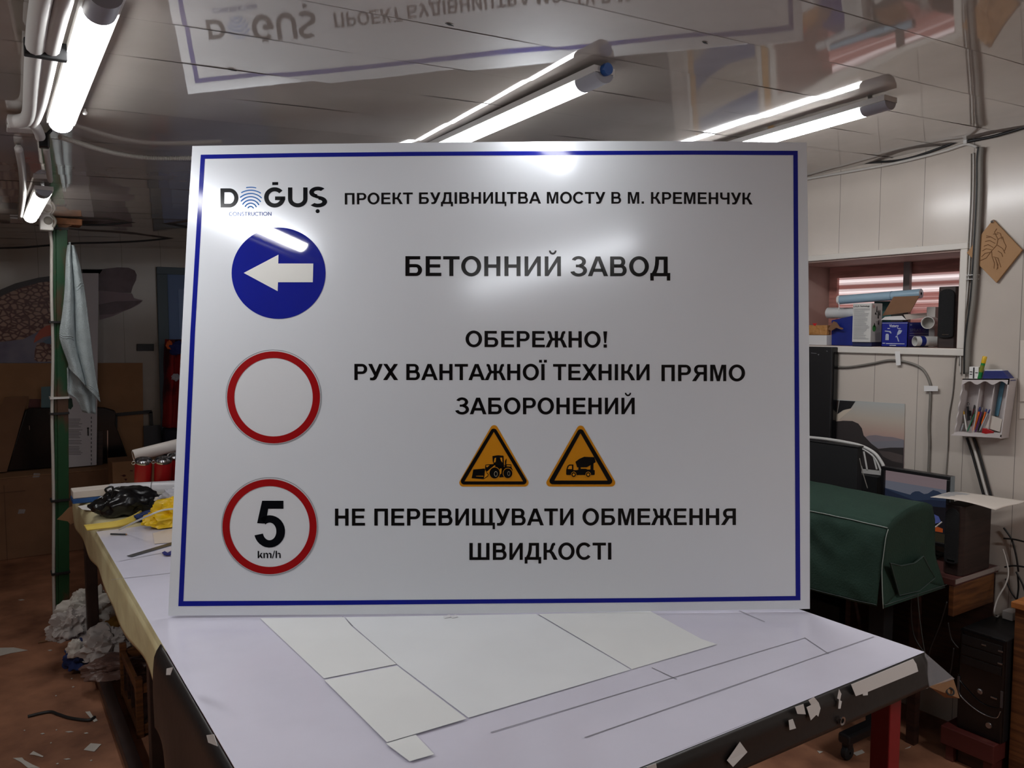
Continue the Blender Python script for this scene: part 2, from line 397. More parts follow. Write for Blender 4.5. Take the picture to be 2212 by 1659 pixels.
tag(MB().box((X0-.1, Y0-.1, 0), (WX+.4, Y0, 2.4)).build('wall_front', M['wall_r']), kind='structure')

# glossy plastic ceiling boards, each one sagging and tilting a little
mc = mat('glossy ceiling plastic', rgb(188, 180, 173), .035, spec=.5, ior=1.6, coat=.6, noise_=.12, nscale=3)
PW = .2
def seam_y(k, X): return k*PW+.02*sin(k*1.7)
mb = MB(); sm = MB()
rnd = random.Random(5)
NX = 60
ys = int((BY-Y0)/PW)+1
for k in range(ys):
    ya = Y0+k*PW; yb = min(ya+PW, BY)
    if yb <= ya+.01: continue
    ta = rnd.uniform(-1, 1)*.0004; ph = rnd.uniform(0, 6.28); ph2 = rnd.uniform(0, 6.28); am = rnd.uniform(.3, .9)*.00075
    def fn(u, v, ya=ya, yb=yb, ta=ta, ph=ph, ph2=ph2, am=am):
        X = X0+u*(WX-X0); Y = ya+v*(yb-ya)
        z = zceil(X, Y)+ta*(v-.5)+am*sin(X*7.5+ph)+am*.7*sin(X*13+ph2+v*1.5)+.00022*cos(pi*(v-.5))
        return (X, Y, z)
    mb.grid(fn, 90, 4)
    # the dark joint between two boards
    pts = [(X0+(WX-X0)*i/30, ya, zceil(X0+(WX-X0)*i/30, ya)-.0006) for i in range(31)]
    for i in range(30):
        a_, b_ = Vector(pts[i]), Vector(pts[i+1]); h = Vector((0, .0006, 0))
        sm.add([a_-h, b_-h, b_+h, a_+h], [(0, 1, 2, 3)])
ceil_o = mb.build('ceiling', mc, smooth=True); tag(ceil_o, kind='structure')
ceil_j = sm.build('trim_1', mat('ceiling joint', rgb(126, 119, 113), .8)); tag(ceil_j, kind='structure')
lid = MB().box((X0-.1, Y0-.1, 2.3), (WX+.4, BY+.1, 2.4)).build('ceiling.001', mat('roof board', rgb(90, 86, 82), .9)); tag(lid, kind='structure')

# ------------------------------------------------------------------ lamps
def batten(name, X, ya, yb, label, m_em, group='linear ceiling lamps', blue=True, emit_from=None, end2=True, along='y'):
    zc = zceil(X, ya); t = thing(name, (X, ya, zc-.05), label, 'lamp', group)
    def P(l, w_, h):           # l along the lamp from its near end, w_ across, h below the ceiling
        if along == 'y': return (X+w_, ya+l, zceil(X, ya+l)-h)
        return (X+l, ya+w_, zceil(X+l, ya)-h)
    L = yb-(ya if along == 'y' else X)
    def section(l): return [P(l, .026*cos(a), .026+.022*sin(a)) for a in [pi*i/12 for i in range(13)]]
    def shell(l0, l1):
        b = MB(); A = section(l0); B = section(l1); n = len(A)
        b.add(A+B, [(i, i+1, n+i+1, n+i) for i in range(n-1)]+[list(range(n))[::-1], [n+i for i in range(n)]]); return b
    b = MB(); A = [P(0, x, h) for x, h in ((-.030, .012), (.030, .012), (.030, .027), (-.030, .027))]; B = [P(L, x, h) for x, h in ((-.030, .012), (.030, .012), (.030, .027), (-.030, .027))]
    b.add(A+B, [(0, 1, 2, 3), (4, 7, 6, 5), (0, 4, 5, 1), (1, 5, 6, 2), (2, 6, 7, 3), (3, 7, 4, 0)])
    b.build('housing', M['white_plastic'], t)
    shell(.075, L-.012).build('diffuser', m_em, t, smooth=True, auto=50)
    shell(0, .075).build('end_cap', M['grey_plastic'], t, smooth=True, auto=50)
    shell(L-.012, L).build('end_cap', M['grey_plastic'], t, smooth=True, auto=50)
    for l in (.06, L-.06):
        c = P(l, 0, .012); MB().lathe([(.006, 0), (.006, .02)], c, n=8).build('mounting_screw', M['steel'], t)
    if blue:
        b = MB()
        b.lathe([(0, -.008), (.013, -.008), (.014, 0), (.013, .008), (0, .008)], P(-.006, 0, .020), ax=(0, 1, 0) if along == 'y' else (1, 0, 0), n=16)
        b.build('cable_gland', M['blue_plastic'], t, smooth=True, auto=40)
    return t
batten('linear_lamp', .190, 1.45, 2.29, 'bright white linear lamp at upper left, beside the two white conduits', M['lamp'])
batten('linear_lamp', 1.192, 1.42, 2.6, 'bright white linear lamp running behind the top middle of the sign', M['lamp_mid'])
batten('linear_lamp', 2.077, 1.28, 2.12, 'bright white linear lamp above the top right corner of the sign', M['lamp_right'], blue=False)
batten('linear_lamp', .222, 3.40, 4.30, 'small far linear lamp next to the top of the green pole', M['lamp_far'], blue=False)
# a dim lamp lying crosswise above the photographer; only its soft reflection in the sign shows
M['lamp_dim'] = mat('dim lamp diffuser', rgb(240, 240, 240), .4, emit=((.99, .995, 1, 1), 4.5))
batten('linear_lamp', .36, .83, 1.16, 'dim linear lamp lying crosswise above the photographer', M['lamp_dim'], group='ceiling lamps behind the photographer', blue=False, along='x')
# unseen lamps added beside the real rows to brighten sign, walls and floor
batten('linear_lamp', 2.077, -.95, -.05, 'added linear lamp in line with the right ceiling row, behind the photographer', M['lamp_added_back'], group='ceiling lamps behind the photographer')
batten('linear_lamp', -.80, 1.45, 2.30, 'added linear lamp left of the ceiling rows, out of view', M['lamp_added_left'], group='ceiling lamps behind the photographer')
# ------------------------------------------------------------------ window recess with pink ribbed sheet
def window():
    t = thing('window_1', (WX+.1, (NY0+NY1)/2, NZ0), None, None, kind='structure')
    tag(t, 'recessed window with white trim and pink ribbed sheet', 'window')
    fr = MB(); e = .026; x0, x1 = WX-.012, WX+.004
    fr.box((x0, NY0-e, NZ1), (x1, NY1+e, NZ1+e*.9)); fr.box((x0, NY0-e, NZ0-e), (x1, NY1+e, NZ0)); fr.box((x0, NY0-e, NZ0), (x1, NY0, NZ1)); fr.box((x0, NY1, NZ0), (x1, NY1+e, NZ1))
    fr.build('window_frame', mat('white trim', rgb(214, 208, 200), .45), t, bevel=.003)
    rv = MB(); d = .006; pk = mat('pinkish brown lining', rgb(172, 146, 136), .6, noise_=.12, nscale=5)
    rv.box((WX, NY0, NZ0), (WX+ND, NY0+d, NZ1)); rv.box((WX, NY1-d, NZ0), (WX+ND, NY1, NZ1)); rv.box((WX, NY0, NZ1-d), (WX+ND, NY1, NZ1)); rv.box((WX, NY0, NZ0-.002), (WX+ND, NY1, NZ0+.001))
    rv.build('reveal', pk, t)
    # translucent ribbed sheet; lamp reflections painted as glowing bands over a faint pink glow
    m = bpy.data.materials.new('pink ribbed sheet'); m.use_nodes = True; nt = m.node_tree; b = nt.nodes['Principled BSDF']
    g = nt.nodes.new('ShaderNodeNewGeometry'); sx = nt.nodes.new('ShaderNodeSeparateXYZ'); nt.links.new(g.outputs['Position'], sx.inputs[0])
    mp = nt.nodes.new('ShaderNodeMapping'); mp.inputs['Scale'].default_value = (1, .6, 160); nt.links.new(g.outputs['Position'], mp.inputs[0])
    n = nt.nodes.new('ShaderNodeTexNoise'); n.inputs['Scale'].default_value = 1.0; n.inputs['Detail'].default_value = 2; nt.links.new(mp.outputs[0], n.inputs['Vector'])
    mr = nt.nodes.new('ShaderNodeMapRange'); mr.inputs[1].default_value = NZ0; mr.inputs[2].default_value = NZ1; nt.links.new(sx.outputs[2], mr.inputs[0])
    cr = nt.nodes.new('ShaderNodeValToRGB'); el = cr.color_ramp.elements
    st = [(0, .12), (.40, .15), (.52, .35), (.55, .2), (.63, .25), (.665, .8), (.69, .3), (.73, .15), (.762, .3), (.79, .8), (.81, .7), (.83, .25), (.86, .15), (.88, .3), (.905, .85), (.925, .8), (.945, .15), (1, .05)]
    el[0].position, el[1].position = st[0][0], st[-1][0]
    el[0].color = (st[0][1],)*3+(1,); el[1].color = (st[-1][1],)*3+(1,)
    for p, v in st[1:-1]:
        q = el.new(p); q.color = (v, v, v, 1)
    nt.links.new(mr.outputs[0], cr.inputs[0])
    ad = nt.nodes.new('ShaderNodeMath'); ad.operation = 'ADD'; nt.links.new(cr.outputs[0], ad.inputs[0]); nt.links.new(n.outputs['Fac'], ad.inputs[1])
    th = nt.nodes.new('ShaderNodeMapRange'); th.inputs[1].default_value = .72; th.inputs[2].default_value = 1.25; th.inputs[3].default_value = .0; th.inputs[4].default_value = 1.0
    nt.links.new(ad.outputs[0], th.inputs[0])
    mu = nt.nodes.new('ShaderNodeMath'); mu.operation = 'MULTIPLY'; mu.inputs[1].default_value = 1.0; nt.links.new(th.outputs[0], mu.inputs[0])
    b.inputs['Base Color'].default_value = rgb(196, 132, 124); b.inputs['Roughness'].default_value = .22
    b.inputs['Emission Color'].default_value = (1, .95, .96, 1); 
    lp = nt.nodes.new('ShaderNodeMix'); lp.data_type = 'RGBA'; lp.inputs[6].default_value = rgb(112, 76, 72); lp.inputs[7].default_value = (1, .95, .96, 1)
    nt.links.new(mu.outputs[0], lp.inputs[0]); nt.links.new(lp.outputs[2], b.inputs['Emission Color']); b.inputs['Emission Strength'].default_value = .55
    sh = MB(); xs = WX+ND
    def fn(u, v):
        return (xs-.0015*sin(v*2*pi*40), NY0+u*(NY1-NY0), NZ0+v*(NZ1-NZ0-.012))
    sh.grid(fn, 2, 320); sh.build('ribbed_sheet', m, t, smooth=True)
    bd = MB(); bd.box((xs-.02, NY0, NZ1-.055), (xs-.005, NY1, NZ1-.006)); bd.box((xs-.02, NY1-.045, NZ0), (xs-.004, NY1-.006, NZ1-.055))
    bd.build('batten_strip', mat('red brown wood strip', rgb(190, 130, 118), .55, noise_=.3, nscale=8, stretch=(1, 1, 8)), t)
    c = PX(1962, 600, xs-.03)
    MB().box((xs-.045, c[1]-.014, NZ0+.0), (xs-.025, c[1]+.014, NZ1-.004)).build('mullion', mat('grey mullion', rgb(128, 118, 116), .5), t, bevel=.002)
    MB().box((WX+ND+.002, NY0-.05, NZ0-.05), (WX+ND+.03, NY1+.05, NZ1+.05)).build('outer_sheet', mat('outer board', rgb(120, 80, 76), .8), t)
window()

# ------------------------------------------------------------------ door on the back wall
def door():
    t = thing('door_1', (1.05, BY, 0), None, None, kind='structure'); tag(t, 'blue door in a grey blue frame on the back wall', 'door')
    a = PY(337, 592, BY); xl = a[0]; zt = a[2]
    fr = MB(); fr.box((xl, BY-.03, 0), (xl+.07, BY, zt)); fr.box((xl, BY-.03, zt), (xl+.95, BY, zt+.05)); fr.box((xl+.88, BY-.03, 0), (xl+.95, BY, zt))
    fr.build('door_frame', mat('grey blue paint', rgb(96, 116, 128), .5), t, bevel=.004)
    MB().box((xl+.07, BY-.016, .01), (xl+.88, BY-.002, zt)).build('door_panel', mat('blue door paint', rgb(112, 142, 192), .5), t)
    MB().box((xl+.14, BY-.022, 1.25), (xl+.82, BY-.012, zt-.1)).build('door_inset', mat('pale blue door paint', rgb(132, 162, 210), .5), t, bevel=.004)
door()

# ------------------------------------------------------------------ the work table
TZ = CZ-.7076
TX0, TX1, TY0, TY1 = .318, 1.697, .925, 3.93
def table():
    t = thing('work_table', (1.0, 2.4, 0), 'large work table covered in glossy pale lavender film under the sign', 'table')
    film = mat('pale lavender film', rgb(221, 219, 234), .22, spec=.4, noise_=.05, nscale=5, bump=.045, bscale=9)
    MB().box((TX0+.045, TY0+.012, TZ-.032), (TX1-.01, TY1, TZ-.004)).build('tabletop', M['wood_dark'], t)
    cl = MB()
    def top(u, v):
        x = TX0+u*(TX1-TX0); y = TY0+v*(3.09-TY0)
        return (x, y, TZ+.001+.0008*noise.noise(Vector((x*4, y*4, 0))))
    cl.grid(top, 40, 60); cl.build('film_cover', film, t, smooth=True)
    # beige oilcloth: flat on the far end, rolled over the left edge and hanging
    oc = MB()
    def dr(u, v):
        y = TY1+.01-v*(TY1-1.86); fl = min(1, max(0, (3.35-y)/.5))
        s = u*(.425)                       # arc length from x=.62 to the left edge and down
        lip = TX0+.004
        if s < .62-lip-.03+.0001: x = .62-s; z = TZ-.0016
        else:
            q = s-(.62-lip-.03); r = .03
            if q < r*pi/2: x = lip+.03-r*sin(q/r); z = TZ-.0016-r+r*cos(q/r)
            else:
                h = (q-r*pi/2); x = lip-.004-.02*noise.noise(Vector((y*3, h*3, 1)))*min(1, h*8); z = TZ-.0016-r-h*(1.05+.3*noise.noise(Vector((y*2.2, 3, 4))))
        return (x-.012*max(0, 1-abs(y-TY1)*4)*0, y, z)
    oc.grid(dr, 40, 80)
    oc.build('oilcloth', M['oilcloth'], t, smooth=True, solid=.0025)
    # black vinyl hanging at the front and the near left edge
    vf = MB()
    def front(u, v):
        x = TX0-.002+u*(TX1-TX0+.004); h = v*(.064+.010*u)
        sag = .004*sin(u*2.2*pi)*v+.002*sin(u*9)*v
        a = min(1, h/.02)
        return (x+(.02*v if u > .97 else 0), TY0+.004-.008*a-.008*v*v-sag*.4, TZ+.0005-h+.003*sin(u*7)*v)
    vf.grid(front, 60, 10); vf.build('front_drape', M['vinyl'], t, smooth=True, solid=.003)
    vl = MB()
    def left(u, v):
        y = TY0-.004+u*(1.90-TY0); h = v*(.19+.03*noise.noise(Vector((y*4, 2, 2))))
        bul = .03*noise.noise(Vector((y*3.5, h*4, 7)))*v
        return (TX0-.002-.010*min(1, h/.02)-.02*v-bul, y, TZ+.0005-h)
    vl.grid(left, 40, 14); vl.build('side_drape', M['vinyl'], t, smooth=True, solid=.003)
    # cement-coloured wide drape that hangs further down on the left
    # the corner flares into a clear pocket
    A = Vector((TX1, TY0, TZ)); pk = MB()
    q = [A, Vector(PZ(2062, 1466, TZ-.055)), Vector(PZ(2000, 1488, TZ-.075)), Vector((TX1, TY0-.014, TZ-.072))]
    pk.poly([q[0], q[1], q[2]]); pk.poly([q[0], q[2], q[3]]); pk.build('corner_pocket', M['clear'], t, solid=.0015)
    b = MB(); e1 = Vector(PZ(2008, 1484, TZ-.07)); e2 = Vector(PZ(2058, 1464, TZ-.055)); e3 = Vector(PZ(2072, 1508, TZ-.10)); e4 = Vector(PZ(2040, 1506, TZ-.10))
    b.poly([e1, e2, e3, e4]); b.build('corner_flap', M['card'], t, solid=.003)
    MB().lathe([(.006, 0), (.009, .001), (.009, .003), (.006, .003)], Vector(PZ(2051, 1494, TZ-.086))+Vector((-.006, -.004, .003)), ax=(-.5, -.6, .5), n=16).build('eyelet', M['matte_black'], t)
    ey = Vector((1.422, TY0-.045, TZ-.105)); g = hit(1817, 1556, (0, TY0-.0135, 0), (0, 1, 0))
    MB().lathe([(.004, 0), (.0075, .001), (.0085, .004), (.005, .003)], g, ax=(0, -1, 0), n=16).build('eyelet', M['steel'], t)
    MB().poly([Vector(PY(x, y, 3.97)) for x, y in ((123, 1122), (134, 1112), (148, 1097), (160, 1092), (168, 1104), (166, 1126), (152, 1133), (146, 1126))]).build('cloth_corner', M['card'], t, solid=.003)
    # joints in the film
    j = MB()
    def seam(p, q, w_=.0012):
        a = Vector(PZ(*p, TZ+.0022)); b_ = Vector(PZ(*q, TZ+.0022)); d = (b_-a).normalized(); n_ = Vector((-d.y, d.x, 0))*w_
        j.add([a-n_, b_-n_, b_+n_, a+n_], [(0, 1, 2, 3)])
    for p, q in (((1888, 1375), (1263, 1593)), ((1738, 1378), (1060, 1582)), ((1408, 1442), (1462, 1467)), ((1597, 1319), (1652, 1343)), ((240, 1252), (375, 1237)), ((258, 1212), (372, 1190)), ((740, 1332), (762, 1352)), ((1738, 1377), (1790, 1412))):
        seam(p, q)
    j.build('film_seam', mat('grey joint', rgb(140, 138, 146), .6), t)
    leg = M['leg_brown']
    def post(x, y, z0, z1, w_, m, nm='leg'):
        b = MB(); b.box((x-w_/2, y-w_/2, z0), (x+w_/2, y+w_/2, z1)); return b.build(nm, m, t, bevel=.003)
    post(.365, 3.80, 0, TZ-.03, .045, leg); post(.415, 2.60, 0, TZ-.03, .045, leg); post(1.60, 3.80, 0, TZ-.03, .045, leg); post(1.60, 2.5, 0, TZ-.03, .045, leg)
    post(.40, 1.25, 0, TZ-.03, .045, leg)
    q = PX(1912, 1600, 1.662); post(1.662, q[1], 0, TZ-.03, .045, M['leg_red'])
    b = MB(); b.box((.345, 1.25, .035), (.385, 3.82, .075)); b.build('floor_rail', leg, t, bevel=.003)
    b = MB(); b.box((1.58, 1.08, .05), (1.62, 3.82, .09)); b.build('floor_rail', leg, t, bevel=.003)
    # scraps of tape stuck to the front drape
    def drp(x, y): # point on the drape
        P = hit(x, y, (0, TY0-.012, 0), (0, 1, 0)); v = min(1, (TZ-P[2])/.070)
        return Vector(hit(x, y, (0, TY0-.004-.009*v*v, 0), (0, 1, 0)))+Vector((0, -.0065, 0))
    for poly in ([(1832, 1476), (1966, 1421), (1973, 1432), (1977, 1448), (1868, 1492), (1868, 1499), (1858, 1500), (1857, 1496), (1842, 1501)],
                 [(1806, 1486), (1811, 1496), (1808, 1510), (1812, 1512), (1809, 1528), (1804, 1528), (1806, 1508), (1802, 1506)],
                 [(1740, 1510), (1752, 1503), (1762, 1515), (1766, 1527), (1761, 1545), (1757, 1541), (1745, 1553), (1736, 1525), (1746, 1520)],
                 [(1711, 1524), (1729, 1518), (1734, 1540), (1716, 1539)], [(1697, 1553), (1706, 1550), (1713, 1570), (1699, 1574)],
                 [(1564, 1639), (1592, 1599), (1608, 1621), (1577, 1653)], [(1391, 1652), (1411, 1645), (1413, 1659), (1391, 1659)]):
        MB().poly([drp(*p) for p in poly]).build('tape_strip', M['tape'], t, solid=.0006)
    for poly in ([(360, 1444), (374, 1441), (368, 1458), (359, 1458)], [(446, 1588), (462, 1586), (470, 1612), (450, 1604)]):
        MB().poly([Vector(PX(*p, TX0-.045)) for p in poly]).build('tape_strip', M['tape'], t, solid=.0006)
    return t
table()
def sheet(name, pts, m, label, dz=.0026, cat='paper', group=None):
    o = MB().slab([Vector(PZ(*p, TZ+dz)) for p in pts], (0, 0, .0009)).build(name, m)
    return tag(o, label, cat, group)
pw = mat('white cutting paper', rgb(236, 239, 241), .42, noise_=.03, nscale=5, bump=.02, bscale=6)
pw2 = mat('white cutting paper satin', rgb(238, 240, 239), .38, noise_=.03, nscale=5)
sheet('paper_sheet', [(746, 1334), (1158, 1327), (1362, 1447), (1012, 1551), (860, 1437), (764, 1354)], pw, 'large white paper sheet on the table just in front of the sign')
sheet('paper_sheet', [(562, 1336), (743, 1334), (760, 1354), (856, 1435), (700, 1466)], pw2, 'white paper sheet on the table below the lower left of the sign')
sheet('paper_sheet', [(701, 1470), (858, 1439), (1008, 1553), (836, 1604)], pw2, 'white paper sheet on the table left of the large middle sheet', dz=.0040)
sheet('paper_sheet', [(1163, 1327), (1405, 1321), (1515, 1381), (1548, 1392), (1365, 1446)], pw2, 'white paper sheet on the table under the right half of the sign')
sheet('paper_sheet', [(834, 1607), (898, 1588), (938, 1630), (885, 1645)], pw2, 'small white paper offcut near the front edge of the table', dz=.0042)
sheet('paper_sheet', [(330, 1152), (372, 1142), (372, 1172), (334, 1175)], mat('cream sheet', rgb(222, 208, 196), .5), 'cream paper sheet lying on the table left of the sign')
# ------------------------------------------------------------------ the sign
SA = PZ(363, 1330, TZ+.0085); SB = PZ(1749.5, 1315.3, TZ+.0085)
_d = ray(415.4, 315.4); STL = CAM+_d*((SA-CAM) @ _f+.112)
SN = np.cross(SB-SA, STL-SA); SN = SN/np.linalg.norm(SN)
if SN @ _f > 0: SN = -SN                                   # faces the room
SE = (SB-SA)/np.linalg.norm(SB-SA); SU = np.cross(SN, SE); SU = SU/np.linalg.norm(SU)
if SU[2] < 0: SU = -SU
def SP(x, y, lift=0.0):
    """a mark of the printed sheet measured on the photograph, on the sheet's own plane"""
    return Vector(hit(x, y, SA, SN)+SN*lift)
def s2(x, y):
    P = hit(x, y, SA, SN)-SA; return (P @ SE, P @ SU)
def s3(s, t, lift): return Vector(SA+SE*s+SU*t+SN*lift)
def sign():
    t = thing('sign_board', (SA+SB)/2, 'large pale grey site sign with blue border and black lettering standing on the table', 'sign')
    face = bpy.data.materials.new('satin sign laminate'); face.use_nodes = True
    b = face.node_tree.nodes['Principled BSDF']
    b.inputs['Base Color'].default_value = rgb(238, 243, 250); b.inputs['Roughness'].default_value = .19; b.inputs['Specular IOR Level'].default_value = .45
    b.inputs['Metallic'].default_value = .22
    film = dict(rough=.30, spec=.6)
    blk = mat('black sign vinyl', rgb(7, 8, 11), .19, spec=.5); blue = mat('blue sign vinyl', rgb(12, 26, 140), .14, spec=.6)
    disc = mat('gloss blue vinyl', rgb(12, 30, 148), .035, spec=.9, coat=.6); wht = mat('white sign vinyl', rgb(228, 228, 224), .3)
    red = mat('red sign vinyl', rgb(158, 10, 16), .25); yel = mat('amber sign vinyl', rgb(206, 134, 14), .35); lb = mat('light blue vinyl', rgb(60, 118, 190), .6, spec=.05)
    navy = mat('navy black vinyl', rgb(9, 12, 18), .2, spec=.22); edge = mat('grey cut edge', rgb(120, 122, 128), .4)
    out = [(363, 1330), (720, 1327.5), (1060, 1325), (1400, 1320), (1749.5, 1315.3), (1749.2, 1000), (1747.5, 720), (1745.5, 500), (1742.5, 307.7), (1520, 305), (1290, 304.7), (850, 308.5), (600, 312), (415.4, 315.4), (404, 500), (393, 720), (379, 1000)]
    mb = MB(); P0 = [SP(*q) for q in out]
    mb.slab(P0, Vector(SN)*-.004); mb.build('panel', face, t)
    L = .0006
    # border
    o_ = [(433.8, 334.4), (650, 330.6), (900, 328), (1218, 326.3), (1500, 325.4), (1723, 325.9), (1725.3, 720), (1728.9, 1296.6), (1400, 1301), (1060, 1303.7), (720, 1306.8), (385.4, 1309.3), (411.2, 720)]
    i_ = [(442.7, 343.3), (650, 339.6), (900, 337), (1218, 335), (1500, 334.3), (1713.5, 335.4), (1715.6, 720), (1718.8, 1287.3), (1400, 1291.6), (1060, 1294.4), (720, 1297), (396.2, 1298.5), (421.3, 720)]
    mb = MB(); n = len(o_)
    for k in range(n):
        mb.poly([SP(*o_[k], L), SP(*o_[(k+1) % n], L), SP(*i_[(k+1) % n], L), SP(*i_[k], L)])
    mb.build('border_stripe', blue, t)
    def bil(c00, c10, c11, c01):
        A, B, C, D = [np.array(s2(*q)) for q in (c00, c10, c11, c01)]
        return lambda u, v: A*(1-u)*(1-v)+B*u*(1-v)+C*u*v+D*(1-u)*v
    def line(name, chars, bl, br, tr, tl_, m=blk, bow=0, lift=L, label=None, parent=t):
        polys, x0, x1 = glyph_run(chars); f = bil(bl, br, tr, tl_); mb = MB()
        for p in polys:
            pts = []
            for gx, gy in p:
                u = (gx-x0)/(x1-x0); q = f(u, gy); pts.append(s3(q[0], q[1]+bow*4*u*(1-u), lift))
            mb.poly(pts)
        o = mb.build(name, m, parent)
        if label: o['label'] = label
        return o
    line('text_line', 'ПРОЕКТ БУДІВНИЦТВА МОСТУ В М. КРЕМЕНЧУК', (744.9, 442), (1625.5, 441.8), (1625.5, 416.4), (744.9, 417.2), bow=.0026, label='small black heading ПРОЕКТ БУДІВНИЦТВА МОСТУ В М. КРЕМЕНЧУК')
    line('text_line', 'БЕТОННИЙ ЗАВОД', (875.8, 596.3), (1447.7, 596.8), (1447.7, 554.4), (875.8, 553.4), label='large black words БЕТОННИЙ ЗАВОД')
    line('text_line', 'ОБЕРЕЖНО!', (1005.7, 749.6), (1311.6, 751), (1311.6, 715.8), (1005.7, 714.6), label='black word ОБЕРЕЖНО!')
    line('text_line', 'РУХ ВАНТАЖНОЇ ТЕХНІКИ', (765.5, 820.9), (1403, 821.6), (1403, 786.6), (765.5, 786.1), label='black words РУХ ВАНТАЖНОЇ ТЕХНІКИ')
    line('text_line', 'ПРЯМО', (1428.8, 823.4), (1609.3, 823.4), (1609.3, 788), (1428.8, 788), label='black word ПРЯМО')
    line('text_line', 'ЗАБОРОНЕНИЙ', (983.3, 894.8), (1370.9, 894.8), (1370.9, 859.2), (983.3, 859), label='black word ЗАБОРОНЕНИЙ')
    line('text_line', 'НЕ ПЕРЕВИЩУВАТИ ОБМЕЖЕННЯ', (723.6, 1135.6), (1589.5, 1134), (1589.5, 1098.2), (723.6, 1098.6), label='black words НЕ ПЕРЕВИЩУВАТИ ОБМЕЖЕННЯ')
    line('text_line', 'ШВИДКОСТІ', (1014, 1209.6), (1320.5, 1208.7), (1320.5, 1172.2), (1014, 1172.9), label='black word ШВИДКОСТІ')
    # company mark
    lg = MB()
    def let(key, x0, x1, ytop, ybot, key2=None, mbb=lg):
        w_, polys = GL[key]; xs = [q[0] for p in polys for q in p]; a_, b_ = min(xs), max(xs)
        for p in polys: mbb.poly([SP(x0+(gx-a_)/(b_-a_)*(x1-x0), ybot+(ytop-ybot)*gy, L) for gx, gy in p])
    let('d:D', 476.2, 515, 407, 448.4); let('d:G', 570.6, 616.2, 405.5, 447.6); let('d:U', 622.2, 664.3, 405, 447.2); let('d:S', 668, 706.6, 404.2, 447.2)
    lg.poly([SP(x, y, L) for x, y in ((588.2, 393.6), (600.9, 393.4), (600.9, 399.6), (588.2, 400))])
    lg.poly([SP(686.2+4.4*cos(a*pi/10), 456.2+4.4*sin(a*pi/10), L) for a in range(20)])
    lo = lg.build('logo_lettering', navy, t); lo['label'] = 'heavy black company lettering with a blue fingerprint for the letter O'
    fp = MB(); cx, cy, cr = 542.3, 427, 24.2; ax, ay = 541.5, 452.5
    for r, w_ in ((6.5, 1.25), (13.5, 1.25), (20.5, 1.25), (27.5, 1.25), (34.5, 1.2), (41.5, 1.15), (48, 1.0)):
        pts = []
        for k in range(61):
            a = pi*k/60; x, y = ax+r*cos(a)*.98, ay-r*sin(a)
            if (x-cx)**2+(y-cy)**2 < cr**2: pts.append((x, y, a))
        for (xa, ya, a1), (xb, yb, a2) in zip(pts, pts[1:]):
            if a2-a1 > .1: continue
            fp.poly([SP(xa+w_*cos(a1), ya-w_*sin(a1), L), SP(xb+w_*cos(a2), yb-w_*sin(a2), L), SP(xb-w_*cos(a2), yb+w_*sin(a2), L), SP(xa-w_*cos(a1), ya+w_*sin(a1), L)])
    fp.build('fingerprint_emblem', lb, t)
    line('logo_caption', ['c:'+c for c in 'CONSTRUCTION'], (494.4, 466.4), (586.6, 466), (586.6, 458), (494.4, 458.4), m=mat('dusty blue vinyl', rgb(44, 76, 140), .6, spec=.05), label='small blue caption CONSTRUCTION')
    def ell(x0, x1, y0, y1, n=72): return [((x0+x1)/2+(x1-x0)/2*cos(2*pi*k/n), (y0+y1)/2+(y1-y0)/2*sin(2*pi*k/n)) for k in range(n)]
    def ring(nm, O, I, m, lift, parent=t):
        mb = MB(); n = len(O)
        for k in range(n): mb.poly([SP(*O[k], lift), SP(*O[(k+1) % n], lift), SP(*I[(k+1) % n], lift), SP(*I[k], lift)])
        return mb.build(nm, m, parent)
    # mandatory direction disc
    mb = MB(); mb.slab([SP(*q, .0003) for q in ell(500.5, 703.4, 491.5, 688.9)], Vector(SN)*.0007)
    dsc = mb.build('direction_disc', disc, t); dsc['label'] = 'glossy blue disc with a white arrow pointing left'
    mb = MB(); mb.poly([SP(*q, .0017) for q in ((526.9, 589.9), (601.9, 550.5), (601.4, 569.6), (677, 569.6), (676, 609.9), (600.8, 609.9), (600.1, 629.2))]); mb.build('arrow', wht, dsc)
    # empty prohibition ring
    def roundsign(name, out_, o2, in_, label, inner):
        mb = MB(); mb.poly([SP(*q, .0006) for q in ell(*out_)]); base = mb.build(name, inner, t); base['label'] = label
        ring('red_ring', ell(*o2), ell(*in_), red, .0014, base)
        ring('cut_edge', ell(*out_), ell(out_[0]+.9, out_[1]-.9, out_[2]+.9, out_[3]-.9), edge, .0014, base)
        return base
    inner = mat('sign blank vinyl', rgb(216, 218, 222), .4, spec=.5)
    roundsign('no_entry_ring', (487.8, 694.5, 755.5, 960.3), (490.8, 691.5, 759.2, 957.7), (506.5, 675.8, 773.4, 942.7), 'empty round sign with a red ring', inner)
    rs = roundsign('speed_limit_disc', (478.8, 687, 1031, 1243), (481, 684.4, 1035, 1240.2), (496.4, 669, 1050, 1224.5), 'round speed limit sign with a red ring around 5 km/h', inner)
    line('digit', '5', (549.8, 1180.6), (615.8, 1180.6), (616.2, 1081.6), (550.6, 1081.6), m=navy, lift=.0014, parent=rs)
    line('unit_text', 'km/h', (557, 1205.6), (606.6, 1205.4), (606.6, 1189.6), (557, 1190), m=navy, lift=.0014, parent=rs)
    # warning triangles; coordinates inside one enlargement of the photograph
    def E(x, y): return (960+x/5.53, 880+y/5.53)
